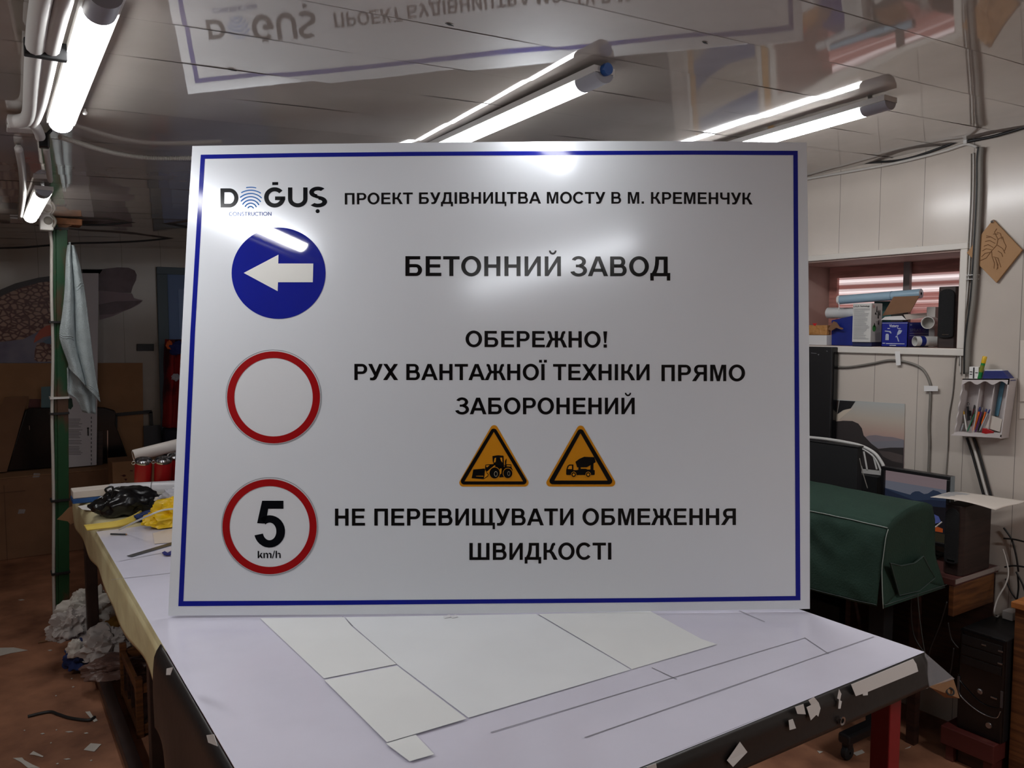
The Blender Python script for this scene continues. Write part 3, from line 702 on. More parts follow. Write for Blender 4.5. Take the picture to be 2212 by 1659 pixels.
    def rtri(ap, bl, br, r, n=8):
        """outline of a triangle whose tips are rounded with radius r (enlargement units)"""
        V = [np.array(q, float) for q in (ap, br, bl)]; out = []
        for i in range(3):
            p, a, c = V[i], V[i-1], V[(i+1) % 3]
            d1 = (a-p)/np.linalg.norm(a-p); d2 = (c-p)/np.linalg.norm(c-p)
            h = math.acos(d1 @ d2)/2; bis = (d1+d2)/np.linalg.norm(d1+d2); cen = p+bis*r/sin(h)
            q1 = p+d1*r/math.tan(h); q2 = p+d2*r/math.tan(h)
            a1 = atan2(*(q1-cen)[::-1]); a2 = atan2(*(q2-cen)[::-1])
            da = (a2-a1+pi) % (2*pi)-pi
            out += [tuple(cen+r*np.array([cos(a1+da*k/n), sin(a1+da*k/n)])) for k in range(n+1)]
        return out
    def tri(label, bx0, bx1, ax_, ytop, bo, bi):
        base_pts = rtri((ax_, ytop-42), (bx0-34, 946), (bx1+34, 946), 46)
        mb = MB(); mb.slab([SP(*E(*q), .0003) for q in base_pts], Vector(SN)*.0005); base = mb.build('warning_triangle', yel, t); base['label'] = label
        O = rtri(*bo); I = bi
        mb = MB()
        # band: outer rounded triangle against the sharp inner triangle
        n3 = len(O)//3
        for i in range(3):
            for k in range(n3-1): mb.poly([SP(*E(*O[i*n3+k]), .0014), SP(*E(*O[i*n3+k+1]), .0014), SP(*E(*I[i]), .0014)])
            mb.poly([SP(*E(*O[i*n3+n3-1]), .0014), SP(*E(*O[(i*n3+n3) % len(O)]), .0014), SP(*E(*I[(i+1) % 3]), .0014), SP(*E(*I[i]), .0014)])
        mb.build('black_band', blk, base)
        return base
    t1 = tri('amber warning triangle with a wheel loader', 178, 1005, 594, 208, ((590, 216), (166, 921), (1011, 921), 40), ((590, 292), (940, 884), (240, 884)))
    t2 = tri('amber warning triangle with a concrete mixer truck', 1218, 2040, 1626, 213, ((1625, 222), (1226, 919), (2034, 919), 40), ((1625, 308), (1948, 874), (1312, 874)))
    def pict(base, name, black, amber, wheels):
        mb = MB()
        for p in black: mb.mi(0).poly([SP(*E(*q), .0014) for q in p])
        for p in amber: mb.mi(1).poly([SP(*E(*q), .0020) for q in p])
        for (x, y, r, rr, hub) in wheels:
            for m_, R, l in ((1, r+7, .0022), (0, r, .0026), (1, rr, .0030), (0, hub, .0034)):
                if R > 0: mb.mi(m_).poly([SP(*E(x+R*cos(k*pi/14)*.92, y+R*sin(k*pi/14)), l) for k in range(28)])
        mb.build(name, [blk, yel], base)
    pict(t2, 'mixer_pictogram',
         [[(1455, 748), (1470, 700), (1490, 684), (1540, 682), (1540, 750), (1575, 750), (1600, 744), (1600, 716), (1628, 716), (1628, 735), (1700, 735), (1745, 738), (1745, 700), (1748, 672), (1780, 664), (1780, 746), (1795, 752), (1795, 800), (1788, 808), (1465, 808), (1455, 800)],
          [(1565, 650), (1610, 616), (1668, 590), (1788, 595), (1798, 620), (1806, 655), (1770, 676), (1700, 715), (1585, 716)]],
         [[(1472, 737), (1484, 705), (1500, 697), (1522, 697), (1522, 738)], [(1630, 722), (1700, 722), (1742, 700), (1742, 742), (1704, 742), (1690, 731), (1630, 731)]],
         [(1543, 803, 28, 15, 0), (1716, 803, 28, 15, 0)])
    pict(t1, 'loader_pictogram',
         [[(345, 742), (400, 738), (478, 730), (486, 742), (468, 858), (440, 855), (325, 846), (335, 800)], [(484, 740), (500, 770), (527, 800), (520, 826), (468, 858), (466, 845), (484, 780)],
          [(490, 684), (540, 680), (600, 676), (640, 690), (620, 716), (540, 760), (520, 790), (486, 742)], [(574, 582), (640, 572), (706, 578), (712, 700), (725, 735), (700, 790), (600, 760), (560, 720), (590, 676), (578, 650)],
          [(700, 720), (712, 690), (724, 690), (724, 640), (738, 612), (742, 612), (738, 680), (798, 682), (802, 720), (812, 738), (816, 770), (760, 760), (700, 760)], [(640, 690), (720, 700), (720, 830), (660, 836), (640, 800)]],
         [[(598, 608), (616, 600), (612, 652), (590, 662)], [(664, 600), (690, 600), (694, 660), (676, 640)], [(380, 818), (466, 818), (464, 826), (378, 824)], [(486, 745), (506, 790), (520, 800), (514, 818), (472, 848), (484, 790)], [(498, 692), (540, 690), (512, 716), (500, 712)], [(520, 790), (560, 735), (610, 700), (600, 690), (545, 735), (505, 770)],
          [(712, 694), (716, 694), (716, 712), (712, 712)], [(744, 690), (792, 692), (794, 706), (744, 704)], [(662, 730), (684, 730), (680, 790), (664, 800)]],
         [(600, 783, 66, 0, 0), (757, 787, 58, 0, 0)])
    mb = MB()
    for x, y, rx, ry in ((614, 795, 21, 33), (768, 790, 17, 28)):
        for m_, k_, l in ((0, 1, .0038), (1, .72, .0042)):
            mb.mi(m_).poly([SP(*E(x+rx*k_*cos(k*pi/14), y+ry*k_*sin(k*pi/14)), l) for k in range(28)])
    mb.build('wheel_hub_print', [mat('pale print', rgb(150, 140, 120), .4), blk], t1)
sign()

# ------------------------------------------------------------------ right wall: things in the window recess
NF = NZ0+.0015
def label_plane(mb, corner, ex, ey, w_, h_, mi):
    c = Vector(corner); ex = Vector(ex)*w_; ey = Vector(ey)*h_
    mb.mi(mi).poly([c, c+ex, c+ex+ey, c+ey])
def recess_things():
    # taped carton on a white box, far left
    x0 = WX+.015
    a = PX(1742, 700, x0)[1]; b = PX(1785, 745, x0)[1]
    t = thing('carton', ((x0+.06), (a+b)/2, NF), 'white cardboard box at the left end of the window ledge', 'box')
    MB().box((x0, b, NF), (x0+.13, a+.05, NF+.042)).build('box_body', mat('white carton', rgb(205, 203, 203), .6), t, bevel=.002)
    t = thing('taped_carton', ((x0+.06), (a+b)/2, NF+.043), 'brown carton wrapped in shiny packing tape on top of the white box', 'box')
    MB().box((x0+.004, b+.002, NF+.043), (x0+.032, a+.05, NF+.085)).build('box_body', mat('taped brown card', rgb(176, 126, 74), .16, bump=.6, bscale=60, noise_=.2, nscale=20), t, bevel=.003)
    c = PX(1760, 699, x0+.003); MB().poly([c+(0, .012, .001), c+(0, -.012, .001), c+(0, 0, -.011)]).build('printed_mark', M['red'], t)
    f = MB(); q = [PX(*p, x0+.01) for p in ((1788, 712), (1800, 694), (1806, 697), (1812, 706), (1820, 709), (1818, 712), (1806, 708), (1797, 714))]
    f.slab(q, (.004, -.002, 0)); f.build('torn_flap', M['card_dark'], t)
    # blue carton leaning behind
    x1 = WX+.05
    q = [PX(*p, x1) for p in ((1796, 692), (1842, 682), (1842, 744), (1796, 744))]
    t = thing('blue_carton', (x1+.03, q[0][1], NF), 'plain blue carton behind the tall white printed box', 'box')
    for p in q[2:]: p[2] = NF
    mb = MB(); mb.slab(q, (.10, .0, .004)); mb.build('box_body', M['blue_print'], t, bevel=.002)
    # white paper roll lying behind
    p0 = PX(1788, 676, WX+.14); p1 = PX(1860, 676, WX+.14)
    t = thing('paper_roll', p0, 'white paper roll lying behind the blue carton on the ledge', 'paper roll')
    mb = MB(); mb.lathe([(.004, 0), (.004, .2), (.014, .2), (.023, .195), (.0235, .003), (.018, -.001), (.004, -.002)], (p0[0], p0[1], p0[2]), ax=(p1-p0), n=20); mb.build('roll', mat('white roll', rgb(205, 206, 206), .4), t, smooth=True, auto=50)
    # tall white box with print, standing on a low blue carton
    x2 = WX-.012
    ya = PX(1840, 745, x2)[1]; yb = PX(1880, 745, x2)[1]; zb = PX(1860, 739, x2)[2]; zt = PX(1841, 656, x2)[2]
    lo = thing('flat_carton', (x2+.03, (ya+yb)/2, NF), 'low dark blue carton under the tall white printed box', 'box')
    MB().box((x2+.005, yb-.002, NF), (x2+.095, ya, zb-.001)).build('box_body', M['blue_dark'], lo)
    t = thing('printed_box', (x2+.04, (ya+yb)/2, zb), 'tall white box printed with small black text on the window ledge', 'box')
    dx = .075
    MB().box((x2, yb, zb), (x2+dx, ya, zt)).build('box_body', mat('white printed carton', rgb(198, 196, 192), .55), t, bevel=.0015)
    ex, ez = (0, -1, 0), (0, 0, 1); W_ = ya-yb; H_ = zt-zb
    tp = MB(); text_mesh(tp, 'L.V.L.P. Technology', (x2-.0012, ya-.004, zt-.014), ex, ez, .0062, width=W_*.86, bold=.02)
    tp.build('box_title', M['ink'], t)
    ln = MB(); rr = random.Random(2)
    for k in range(26):
        z = zt-.022-k*(H_-.03)/26
        ln.box((x2-.0012, ya-.006-W_*rr.uniform(.55, .86), z), (x2-.0008, ya-.006, z+.0011))
    ln.build('small_print', M['ink_grey'], t)
    sd = MB(); ys = yb-.0012
    def side(u, v): return Vector((x2+u*dx, ys, zb+v*H_))
    sd.mi(0); text_mesh(sd, '51', side(.12, .88), (1, 0, 0), ez, .011, m_index=2)
    for u, v, w_, h_ in ((.42, .78, .10, .16), (.55, .62, .12, .22), (.70, .70, .1, .14), (.30, .72, .14, .05), (.62, .46, .1, .12)):
        sd.mi(0).poly([side(u, v), side(u+w_, v-.02), side(u+w_*.8, v+h_), side(u+.02, v+h_*.8)])
    sd.mi(1).poly([side(.28+.16*cos(k*pi/10), .36+.085*sin(k*pi/10)) for k in range(20)])
    sd.mi(0).poly([side(.24, .38), side(.36, .40), side(.34, .48), side(.28, .5)])
    for k in range(6): sd.mi(3).poly([side(.40, .06+.035*k), side(.86, .06+.035*k), side(.86, .068+.035*k), side(.40, .068+.035*k)])
    sd.build('side_print', [M['ink'], M['emblem_green'], M['red'], M['ink_grey']], t)
    # blue spray gun box with its lid flap up
    x3 = WX+.004
    ya = PX(1903, 745, x3)[1]; yb = PX(1960, 747, x3)[1]; zt = PX(1905, 696, x3)[2]; x4 = hit(2014, 740, (0, yb, 0), (0, 1, 0))[0]
    x4 = min(x4, WX+.22)
    t = thing('spray_gun_box', (x3+.05, (ya+yb)/2, NF), 'open blue printed box with a brown lid flap raised on the window ledge', 'box')
    b = MB(); b.box((x3, yb, NF), (x3+.0025, ya, zt)); b.box((x3, yb, NF), (x4, yb+.0025, zt-.002)); b.box((x4-.0025, yb, NF), (x4, ya, zt)); b.box((x3, ya-.0025, NF), (x4, ya, zt)); b.box((x3, yb, NF), (x4, ya, NF+.0025))
    b.build('box_body', mat('royal blue carton', rgb(15, 28, 128), .4), t)
    W_ = ya-yb; H_ = zt-NF
    pr_ = MB()
    text_mesh(pr_, 'Victory', (x3-.0012, ya-W_*.30, NF+H_*.80), (0, -1, 0), ez, H_*.11, width=W_*.36, bold=.02)
    def fr(u, v): return Vector((x3-.0012, ya-u*W_, NF+v*H_))
    for poly in (((.17, .27), (.30, .27), (.30, .48), (.27, .53), (.19, .53), (.17, .46)), ((.14, .66), (.36, .64), (.40, .55), (.37, .54), (.30, .60), (.14, .62)), ((.60, .46), (.74, .54), (.80, .66), (.67, .70), (.62, .58)), ((.60, .40), (.64, .40), (.70, .22), (.66, .22)), ((.55, .42), (.62, .46), (.64, .42), (.56, .38))):
        pr_.mi(1).poly([fr(*q) for q in poly])
    for u0, u1, v in ((.06, .17, .13), (.20, .90, .12), (.34, .58, .05), (.24, .33, .73), (.62, .74, .73)): pr_.mi(0).poly([fr(u0, v), fr(u1, v), fr(u1, v+.022), fr(u0, v+.022)])
    pr_.mi(0).poly([fr(0, .955), fr(1, .955), fr(1, .965), fr(0, .965)])
    pr_.build('front_print', [mat('white print', rgb(215, 215, 222), .5), mat('grey print', rgb(165, 172, 190), .5)], t)
    sp = MB(); y_ = yb-.0012; D = x4-x3
    text_mesh(sp, 'SPRAY GUN', (x3+D*.06, y_, NF+H_*.62), (1, 0, 0), ez, H_*.12, width=D*.86)
    for v, u1 in ((.53, .8), (.44, .85)): sp.poly([(x3+D*.06, y_, NF+H_*v), (x3+D*u1, y_, NF+H_*v), (x3+D*u1, y_, NF+H_*(v+.035)), (x3+D*.06, y_, NF+H_*(v+.035))])
    sp.poly([(x3+D*.06, y_, NF+H_*.86), (x3+D*.14, y_, NF+H_*.86), (x3+D*.14, y_, NF+H_*.92), (x3+D*.06, y_, NF+H_*.92)])
    sp.build('side_print', mat('pale blue print', rgb(120, 128, 165), .5), t)
    fl = MB(); fl.slab([PX(*p, x3+.06) for p in ((1906, 682), (1930, 641), (1986, 639), (1966, 674))], (.003, 0, 0)); fl.build('lid_flap', M['card_dark'], t)
    fl = MB(); fl.slab([Vector(PX(1904, 691, x3+.002)), Vector(PX(1957, 691, x3+.002)), Vector(PX(1948, 683, x3+.03)), Vector(PX(1912, 685, x3+.03))], (0, 0, .0015)); fl.build('dust_flap', M['paper'], t)
    fl = MB(); fl.slab([Vector(PX(1958, 691, x3+.004)), Vector(hit(2010, 684, (0, yb+.004, 0), (0, 1, 0))), Vector(hit(2012, 676, (0, yb+.03, 0), (0, 1, 0))), Vector(PX(1952, 680, x3+.03))], (0, 0, .0015)); fl.build('dust_flap', M['paper_warm'], t)
    # dark green box behind
    tag(MB().box((WX+.17, PX(1925, 660, WX+.17)[1], NF), (WX+.26, PX(1888, 660, WX+.17)[1], PX(1900, 651, WX+.17)[2])).build('green_carton', mat('dull green carton', rgb(48, 92, 88), .5), bevel=.002), 'dull green box behind the tall white printed box', 'box')
    # pale blue roll across the top of the boxes
    p0 = PX(1812, 648, WX+.085); p1 = PX(1990, 634, WX+.115)
    t = thing('film_roll', p0, 'pale blue film roll lying across the boxes in the window recess', 'roll')
    d = p1-p0; L = np.linalg.norm(d)
    MB().lathe([(.006, .002), (.0165, .002), (.0185, 0), (.0185, L), (.0165, L), (.006, L)], p0, ax=d, n=24).build('roll', M['sky_blue'], t, smooth=True, auto=50)
    MB().lathe([(.007, -.002), (.0185, -.002), (.019, 0), (.019, .008), (.0186, .008)], p0, ax=d, n=24).build('roll_end', M['paper'], t, smooth=True, auto=50)
    q0 = p0+d*.66; MB().lathe([(.0188, 0), (.0192, .001), (.0192, .003), (.0188, .004)], q0, ax=d, n=24).build('seam_band', mat('blue seam', rgb(120, 146, 166), .4), t)
    MB().tube(smooth_path([p0+(-.018, -.012, -.012), p0+(-.02, -.016, -.03), p0+(-.02, -.012, -.045)]), .0018, 6).build('loose_tail', M['paper'], t)
    # two white tubes right of the spray gun box
    def tubeobj(px_, X, dxyz, r, label, r2=None):
        c = PX(*px_, X); t = thing('cardboard_tube', c, label, 'tube')
        MB().lathe([(r*.9, .004), (r*.9, -.0), (r, -.0), (r, .14), (r*.9, .14), (r*.9, .004)], c, ax=dxyz, n=28).build('tube_wall', mat('white tube', rgb(208, 206, 202), .5), t, smooth=True, auto=50)
        MB().lathe([(.0001, .03), (r*.9, .03)], c, ax=dxyz, n=28).build('tube_inside', mat('grey tube inside', rgb(165, 160, 154), .7), t)
        return t
    c = PX(1976, 744, WX-.002)
    t = tubeobj((1976, 737), WX-.002, (1, -.52, 0), .0185, 'white tube lying open end first on the ledge in front of the spray gun box')
    MB().lathe([(.0187, .018), (.0189, .020), (.0189, .034), (.0187, .036)], PX(1976, 737, WX-.002), ax=(1, -.52, 0), n=28).build('blue_band', M['blue_print'], t)
    t = tubeobj((2004, 697), WX+.02, (.93, .37, .0), .023, 'white tube standing upper right of the lying tube, beside the black speaker')
    # small white carton behind the tubes
    tag(MB().box((WX+.15, PX(2020, 680, WX+.15)[1], NF), (WX+.22, PX(2001, 680, WX+.15)[1], PX(2010, 663, WX+.15)[2])).build('small_carton', mat('pale carton', rgb(200, 192, 186), .6), bevel=.002), 'small pale carton behind the tubes beside the speaker', 'box')
recess_things()

def speaker(name, lo, hi, label, cham=.012):
    x0, y0, z0 = lo; x1, y1, z1 = hi
    t = thing(name, ((x0+x1)/2, (y0+y1)/2, z0), label, 'speaker', 'bookshelf speakers')
    b = MB(); b.slab([(x0+cham, y0, z0), (x0, y0+cham, z0), (x0, y1-cham, z0), (x0+cham, y1, z0), (x1, y1, z0), (x1, y0, z0)], (0, 0, z1-z0))
    b.build('cabinet', mat('dark brown speaker veneer', rgb(50, 36, 32), .5, col2=rgb(40, 28, 26), nscale=8, stretch=(1, 1, 12)), t, bevel=.002)
    H = z1-z0; W_ = y1-y0; g = MB(); n = 14
    yc = (y0+y1)/2; hw = W_/2-.010
    pts = []
    for k in range(n+1):
        a = pi*k/n; pts.append((x0-.001, yc+hw*cos(a), z0+H*.86+H*.10*sin(a)))
    for k in range(n+1):
        a = pi+pi*k/n; pts.append((x0-.001, yc+hw*cos(a), z0+H*.20+H*.04*sin(a)))
    g.slab(pts, (-.008, 0, 0)); g.build('grille', mat('black grille cloth', rgb(16, 16, 18), .9, bump=.4, bscale=500), t, bevel=.003)
    MB().box((x0-.0105, yc-.014, z0+H*.21), (x0-.009, yc+.010, z0+H*.225)).build('badge', M['chrome'], t)
    return t
xs = WX+.012
a = PX(2020, 755, xs)[1]; b = PX(2072, 755, xs)[1]
speaker('bookshelf_speaker', (xs, NY0+.012, NF), (xs+.2, a, PX(2022, 620, xs)[2]), 'black bookshelf speaker at the right end of the window ledge')

# ------------------------------------------------------------------ right wall: plaque, cables, pen shelf, papers
def plaque():
    c = [PX(*p, WX-.012) for p in ((2145, 474), (2208, 540), (2152, 611), (2088, 546))]
    t = thing('wall_plaque', c[2], 'brown square board with a carved tree, hung by one corner on the right wall', 'plaque')
    MB().slab(c, (.008, 0, 0)).build('board', mat('brown fibreboard', rgb(164, 122, 78), .6, noise_=.1, nscale=12), t, bevel=.001)
    cv = MB()
    def G(pts, r=.0011): cv.tube([PX(*p, WX-.0125) for p in pts], r, 5)
    def D(x, y): return (1700+x/3.949, 380+y/3.949)
    for pts in (((1650, 722), (1700, 700), (1745, 640), (1790, 590), (1800, 540), (1785, 512)), ((1660, 690), (1690, 660), (1740, 650)), ((1665, 640), (1700, 620), (1745, 630)), ((1680, 600), (1715, 585), (1760, 610)), ((1690, 560), (1730, 550), (1775, 575)),
                ((1700, 525), (1740, 520), (1780, 545)), ((1745, 640), (1750, 690), (1770, 745)), ((1770, 745), (1765, 790)), ((1785, 720), (1800, 790)), ((1760, 690), (1800, 700), (1825, 780)), ((1795, 590), (1840, 620), (1860, 660)), ((1800, 540), (1840, 520), (1850, 560)),
                ((1785, 512), (1770, 480), (1790, 450)), ((1790, 480), (1820, 490), (1835, 540)), ((1850, 560), (1870, 600), (1855, 640)), ((1775, 700), (1800, 760), (1790, 800)), ((1740, 520), (1700, 510)), ((1800, 640), (1830, 660), (1840, 690)), ((1760, 495), (1800, 495))):
        G([D(*p) for p in pts])
    cv.build('carved_lines', mat('carved brown', rgb(118, 80, 48), .8), t)
    n = PX(2144, 479, WX-.013); MB().lathe([(.0001, .006), (.004, .005), (.0055, .002), (.0055, 0), (.003, -.001)], n, ax=(-1, 0, 0), n=12).build('nail', M['chrome'], t, smooth=True)
plaque()
def bundle():
    g = 'wall cable bundle'
    base = [(2121, 318), (2118, 345), (2117, 420), (2112, 520), (2104, 640), (2092, 740), (2090, 808)]
    cable('conduit', [PX(x, y, WX-.016) for x, y in base], .0095, M['cable_grey'], 'thick grey conduit running down the right wall beside the plaque', 'conduit')
    cable('black_cable', [PX(x-7, y, WX-.010) for x, y in base], .0042, M['rubber'], 'thick black cable along the left side of the grey wall conduit', 'cable')
    cable('white_cable', [PX(x-15, y, WX-.006) for x, y in [(2118, 330)]+base[2:]], .003, M['cable_white'], 'white cable left of the black cable on the right wall', 'cable')
    cable('thin_cable', [PX(x-20, y, WX-.004) for x, y in [(2118, 332)]+base[2:5]+[(2095, 740), (2092, 790)]], .0018, M['cable_grey'], 'thin grey cable, leftmost of the bundle on the right wall', 'cable')
    for (x, y) in ((2099, 594), (2098, 603)):
        P = PX(x, y, WX-.018); tag(MB().box(P+(-.003, -.02, -.0012), P+(.014, .018, .0012)).build("cable_tie", M["white_plastic"]), "white cable tie around the cable bundle beside the plaque", "cable tie", "cable ties on the wall bundle")
    # below the pen shelf
    for i, (dx, m, r, nm, lb) in enumerate(((0, M['rubber'], .004, 'black_cable', 'black cable, left one below the pen shelf'), (8, M['cable_white'], .0055, 'white_cable', 'white cable between the two black ones below the pen shelf'), (16, M['rubber'], .0045, 'black_cable', 'black cable, right one below the pen shelf'))):
        cable(nm, [PX(x+dx, y, WX-.008) for x, y in ((2088, 945), (2098, 975), (2108, 1010), (2124, 1068), (2132, 1090))], r, m, lb)
    # along the ceiling corner
    top = [(1735, 388), (1850, 368), (1950, 349), (2040, 326), (2085, 312), (2110, 318)]
    for k, (dy, r, m, nm, lb) in enumerate(((0, .0055, M['cable_white'], 'white_cable', 'white cable below the ceiling corner on the right wall'), (-9, .0045, M['rubber'], 'black_cable', 'black cable above the white one under the ceiling corner'), (-21, .005, M['cable_grey'], 'grey_cable', 'grey cable, topmost under the ceiling corner'))):
        pts = [PX(x, y+dy*(1.1-.0000*x)+(6*sin(x*.02) if k == 1 else 0), WX-.012) for x, y in top]
        cable(nm, pts, r, m, lb)
    cable('black_cable', [PX(x, y, WX-.012) for x, y in ((2088, 306), (2120, 300), (2160, 291), (2230, 270))], .0055, M['rubber'], 'black cable under the ceiling at the right edge of the photo')
    P = PX(2086, 306, WX-.014); tag(MB().box(P+(-.006, -.006, -.008), P+(.012, .006, .012)).build('cable_clip', M['white_plastic'], bevel=.001), 'white cable clip at the ceiling corner above the cable bundle', 'clip')
    P = PX(1980, 534, WX-.001); tag(MB().lathe([(.0001, .006), (.004, .005), (.006, 0)], P, ax=(-1, 0, 0), n=12).build('wall_screw', M['white_plastic'], smooth=True), 'small white screw cap above the window', 'screw')
    # taped grey cable on the panels
    t = cable('grey_cable', [PX(x, y, WX-.006) for x, y in ((1790, 790), (1830, 793), (1880, 786), (1925, 778), (1965, 784), (1993, 798), (2008, 825), (2010, 850), (2007, 920), (2008, 960), (2006, 1020), (2005, 1080))], .0048, M['cable_grey'], 'thick grey cable taped in an arc to the wall below the window')
    for q in ([(1933, 759), (1944, 759), (1946, 789), (1936, 789)], [(1996, 833), (2026, 834), (2026, 845), (1996, 845)]):
        P = [PX(*p, WX-.0125) for p in q]; mid = sum(P)/4
        MB().poly(P).build('tape_strip', M['tape'], t, solid=.0004, loc=None)
    cable('thin_cable', [PX(x, y, WX-.004) for x, y in ((2066, 752), (2062, 800), (2058, 850), (2050, 900), (2048, 960), (2044, 1020), (2040, 1080))], .0022, M['cable_grey'], 'thin dark cable hanging from the window ledge corner', 'cable')
bundle()
def pen_shelf():
    # the shallow white tray: open face towards the room (-X), hung slightly askew
    d = .055
    TLf, TRf = PX(2079, 818, WX-d), PX(2181, 818, WX-d); BLf, BRf = PX(2060, 938, WX-d), PX(2163, 944, WX-d)
    TLf, TRf, BLf, BRf = map(Vector, (TLf, TRf, BLf, BRf))
    t = thing('pen_shelf', (WX-d/2, (TLf.y+BRf.y)/2, BRf.z), 'white wall shelf with scalloped edges, full of pens', 'shelf')
    wm = mat('white shelf paint', rgb(200, 192, 190), .5, noise_=.1, nscale=8)
    ey = (TRf-TLf).normalized(); dn = (BLf-TLf)
    def Q(u, v, dep):   # u 0..1 left-right, v 0..1 top-bottom, dep 0 = open face, 1 = wall
        top = TLf.lerp(TRf, u); bot = BLf.lerp(BRf, u); p = top.lerp(bot, v); return Vector((p.x+dep*(d-.002), p.y, p.z))
    def plate(pts, off, nm): 
        return MB().slab(pts, off).build(nm, wm, t)
    plate([Q(0, 0, .97), Q(1, 0, .97), Q(1, 1, .97), Q(0, 1, .97)], (.0015, 0, 0), 'back_panel')
    plate([Q(1, 0, 0), Q(1, 0, 1), Q(1, 1.03, 1), Q(1, 1.03, 0)], (0, .004, 0), 'side_panel')
    # scalloped left side and top
    pts = [Q(0, v, .10*(1+cos(v*10*pi))*.5) for v in [i/40 for i in range(41)]]+[Q(0, 1, 1), Q(0, 0, 1)]
    plate(pts, (0, -.004, 0), 'side_panel')
    pts = [Q(u, .075+.03*cos(u*6*pi), 0) for u in [i/40 for i in range(41)]]+[Q(1, 0, 0), Q(0, 0, 0)]
    plate(pts, (.004, 0, 0), 'scalloped_rail')
    plate([Q(0, 0, 0), Q(1, 0, 0), Q(1, 0, 1), Q(0, 0, 1)], (0, 0, -.004), 'top_board')
    plate([Q(-.03, 1, -.12), Q(1, 1.0, 0), Q(1, 1, 1), Q(0, 1, 1)], (0, 0, -.004), 'bottom_board')
    pts = [Q(u, .965-.02*abs(sin(u*3*pi)), 0) for u in [i/30 for i in range(31)]]+[Q(1, 1.02, 0), Q(0, 1.02, 0)]
    plate(pts, (.004, 0, 0), 'scalloped_rail')
    for u in (.36, .66): plate([Q(u, 0, .35), Q(u, 1, .35), Q(u, 1, .96), Q(u, 0, .96)], (0, .0025, 0), 'divider')
    MB().slab([Q(.69, .04, .9), Q(.78, .04, .9), Q(.74, .66, .9), Q(.65, .66, .9)], (.001, 0, 0)).build('blue_strip', mat('pale blue strip', rgb(110, 164, 190), .4), t)
    MB().lathe([(.0001, .004), (.003, .003), (.004, 0)], Q(.6, .36, .95), ax=(-1, 0, 0), n=12).build('screw_head', M['chrome'], t, smooth=True)
    # pens and pencils: each leans from the bottom board
    def G(x, y): return (2020+x/6.911, 740+y/6.911)
    cols = dict(red=(150, 30, 36), dred=(90, 24, 28), yellow=(222, 170, 40), white=(214, 212, 206), green=(40, 130, 90), orange=(236, 110, 30), purple=(120, 70, 140), navy=(36, 44, 110), black=(28, 28, 30), silver=(170, 172, 176), dkgreen=(40, 70, 50))
    def pen(nm, a, b, r, body, tip, label, depth=.03, frac=.82, cat='pen'):
        A = Vector(PX(*G(*a), WX-depth)); B = Vector(PX(*G(*b), WX-depth+.012)); d_ = B-A
        t = thing(nm, A, label, cat, 'pens on the wall shelf')
        MB().lathe([(.0004, 0), (r*.5, r*1.5), (r, r*3.2), (r, d_.length*frac)], A, ax=d_, n=10).build('barrel', mat('pen '+body, rgb(*cols[body]), .35), t, smooth=True, auto=50)
        MB().lathe([(r*.98, d_.length*frac), (r*.9, d_.length*.97), (r*.4, d_.length), (.0002, d_.length)], A, ax=d_, n=10).build('cap', mat('pen '+tip, rgb(*cols[tip]), .35), t, smooth=True, auto=50)
    pen('pencil', (325, 1330), (432, 920), .0022, 'dred', 'red', 'dark red pencil, leftmost on the wall shelf', cat='pencil')
    pen('pen', (472, 1318), (425, 1020), .0026, 'white', 'yellow', 'white pen with a yellow end on the wall shelf')
    pen('marker', (380, 1335), (425, 1205), .0030, 'silver', 'white', 'short white marker at the lower left of the wall shelf')
    pen('pencil', (480, 1335), (612, 1010), .0020, 'green', 'dkgreen', 'green pencil on the wall shelf', cat='pencil')
    pen('pencil', (535, 1260), (588, 930), .0026, 'dred', 'black', 'dark pencil behind the green one on the wall shelf', depth=.02, cat='pencil')
    pen('pen', (560, 1345), (676, 960), .0037, 'orange', 'navy', 'large orange pen with a navy end on the wall shelf', depth=.034)
    pen('pen', (598, 1345), (712, 965), .0028, 'purple', 'silver', 'purple pen right of the large orange one on the wall shelf', depth=.026)
    pen('pen', (690, 1240), (768, 990), .0030, 'orange', 'navy', 'smaller orange pen right of the purple one on the wall shelf', depth=.028)
    pen('pen', (660, 1325), (820, 995), .0028, 'silver', 'navy', 'silver pen with a navy end on the wall shelf', depth=.034)
    pen('pen', (640, 1330), (730, 1050), .0022, 'black', 'black', 'thin black pen between the orange pens on the wall shelf', depth=.02)
    # scissors with a ring handle
    t = thing('scissors', PX(*G(500, 1200), WX-.022), 'black handled scissors with a ring among the pens', 'scissors')
    c = Vector(PX(*G(495, 915), WX-.022)); MB().tube([c+Vector((0, .0042*cos(k*pi/10), .0046*sin(k*pi/10))) for k in range(21)], .0008, 6, cap=False).build('ring_handle', M['matte_black'], t)
    MB().slab([PX(*G(*p), WX-.024) for p in ((470, 960), (494, 950), (520, 1160), (478, 1170))], (.003, 0, 0)).build('blade', M['matte_black'], t)
    MB().slab([PX(*G(*p), WX-.026) for p in ((490, 1010), (535, 1020), (535, 1095), (500, 1095))], (.004, 0, 0)).build('grip', M['gloss_black'], t)
    tag(MB().slab([PX(*G(*p), WX-.030) for p in ((828, 1085), (1000, 1150), (965, 1335), (745, 1268))], (.006, 0, 0)).build('note_block', M['paper_warm'], bevel=.0006), 'cream note block standing at the right of the pens', 'note block')
    tt = thing('utility_handle', PX(*G(800, 1330), WX-.036), 'red tool handle with a white end below the note block', 'tool')
    MB().slab([PX(*G(*p), WX-.037) for p in ((705, 1275), (770, 1285), (875, 1330), (870, 1375), (692, 1358))], (.006, 0, 0)).build('handle', M['red_tin'], tt, bevel=.0012)
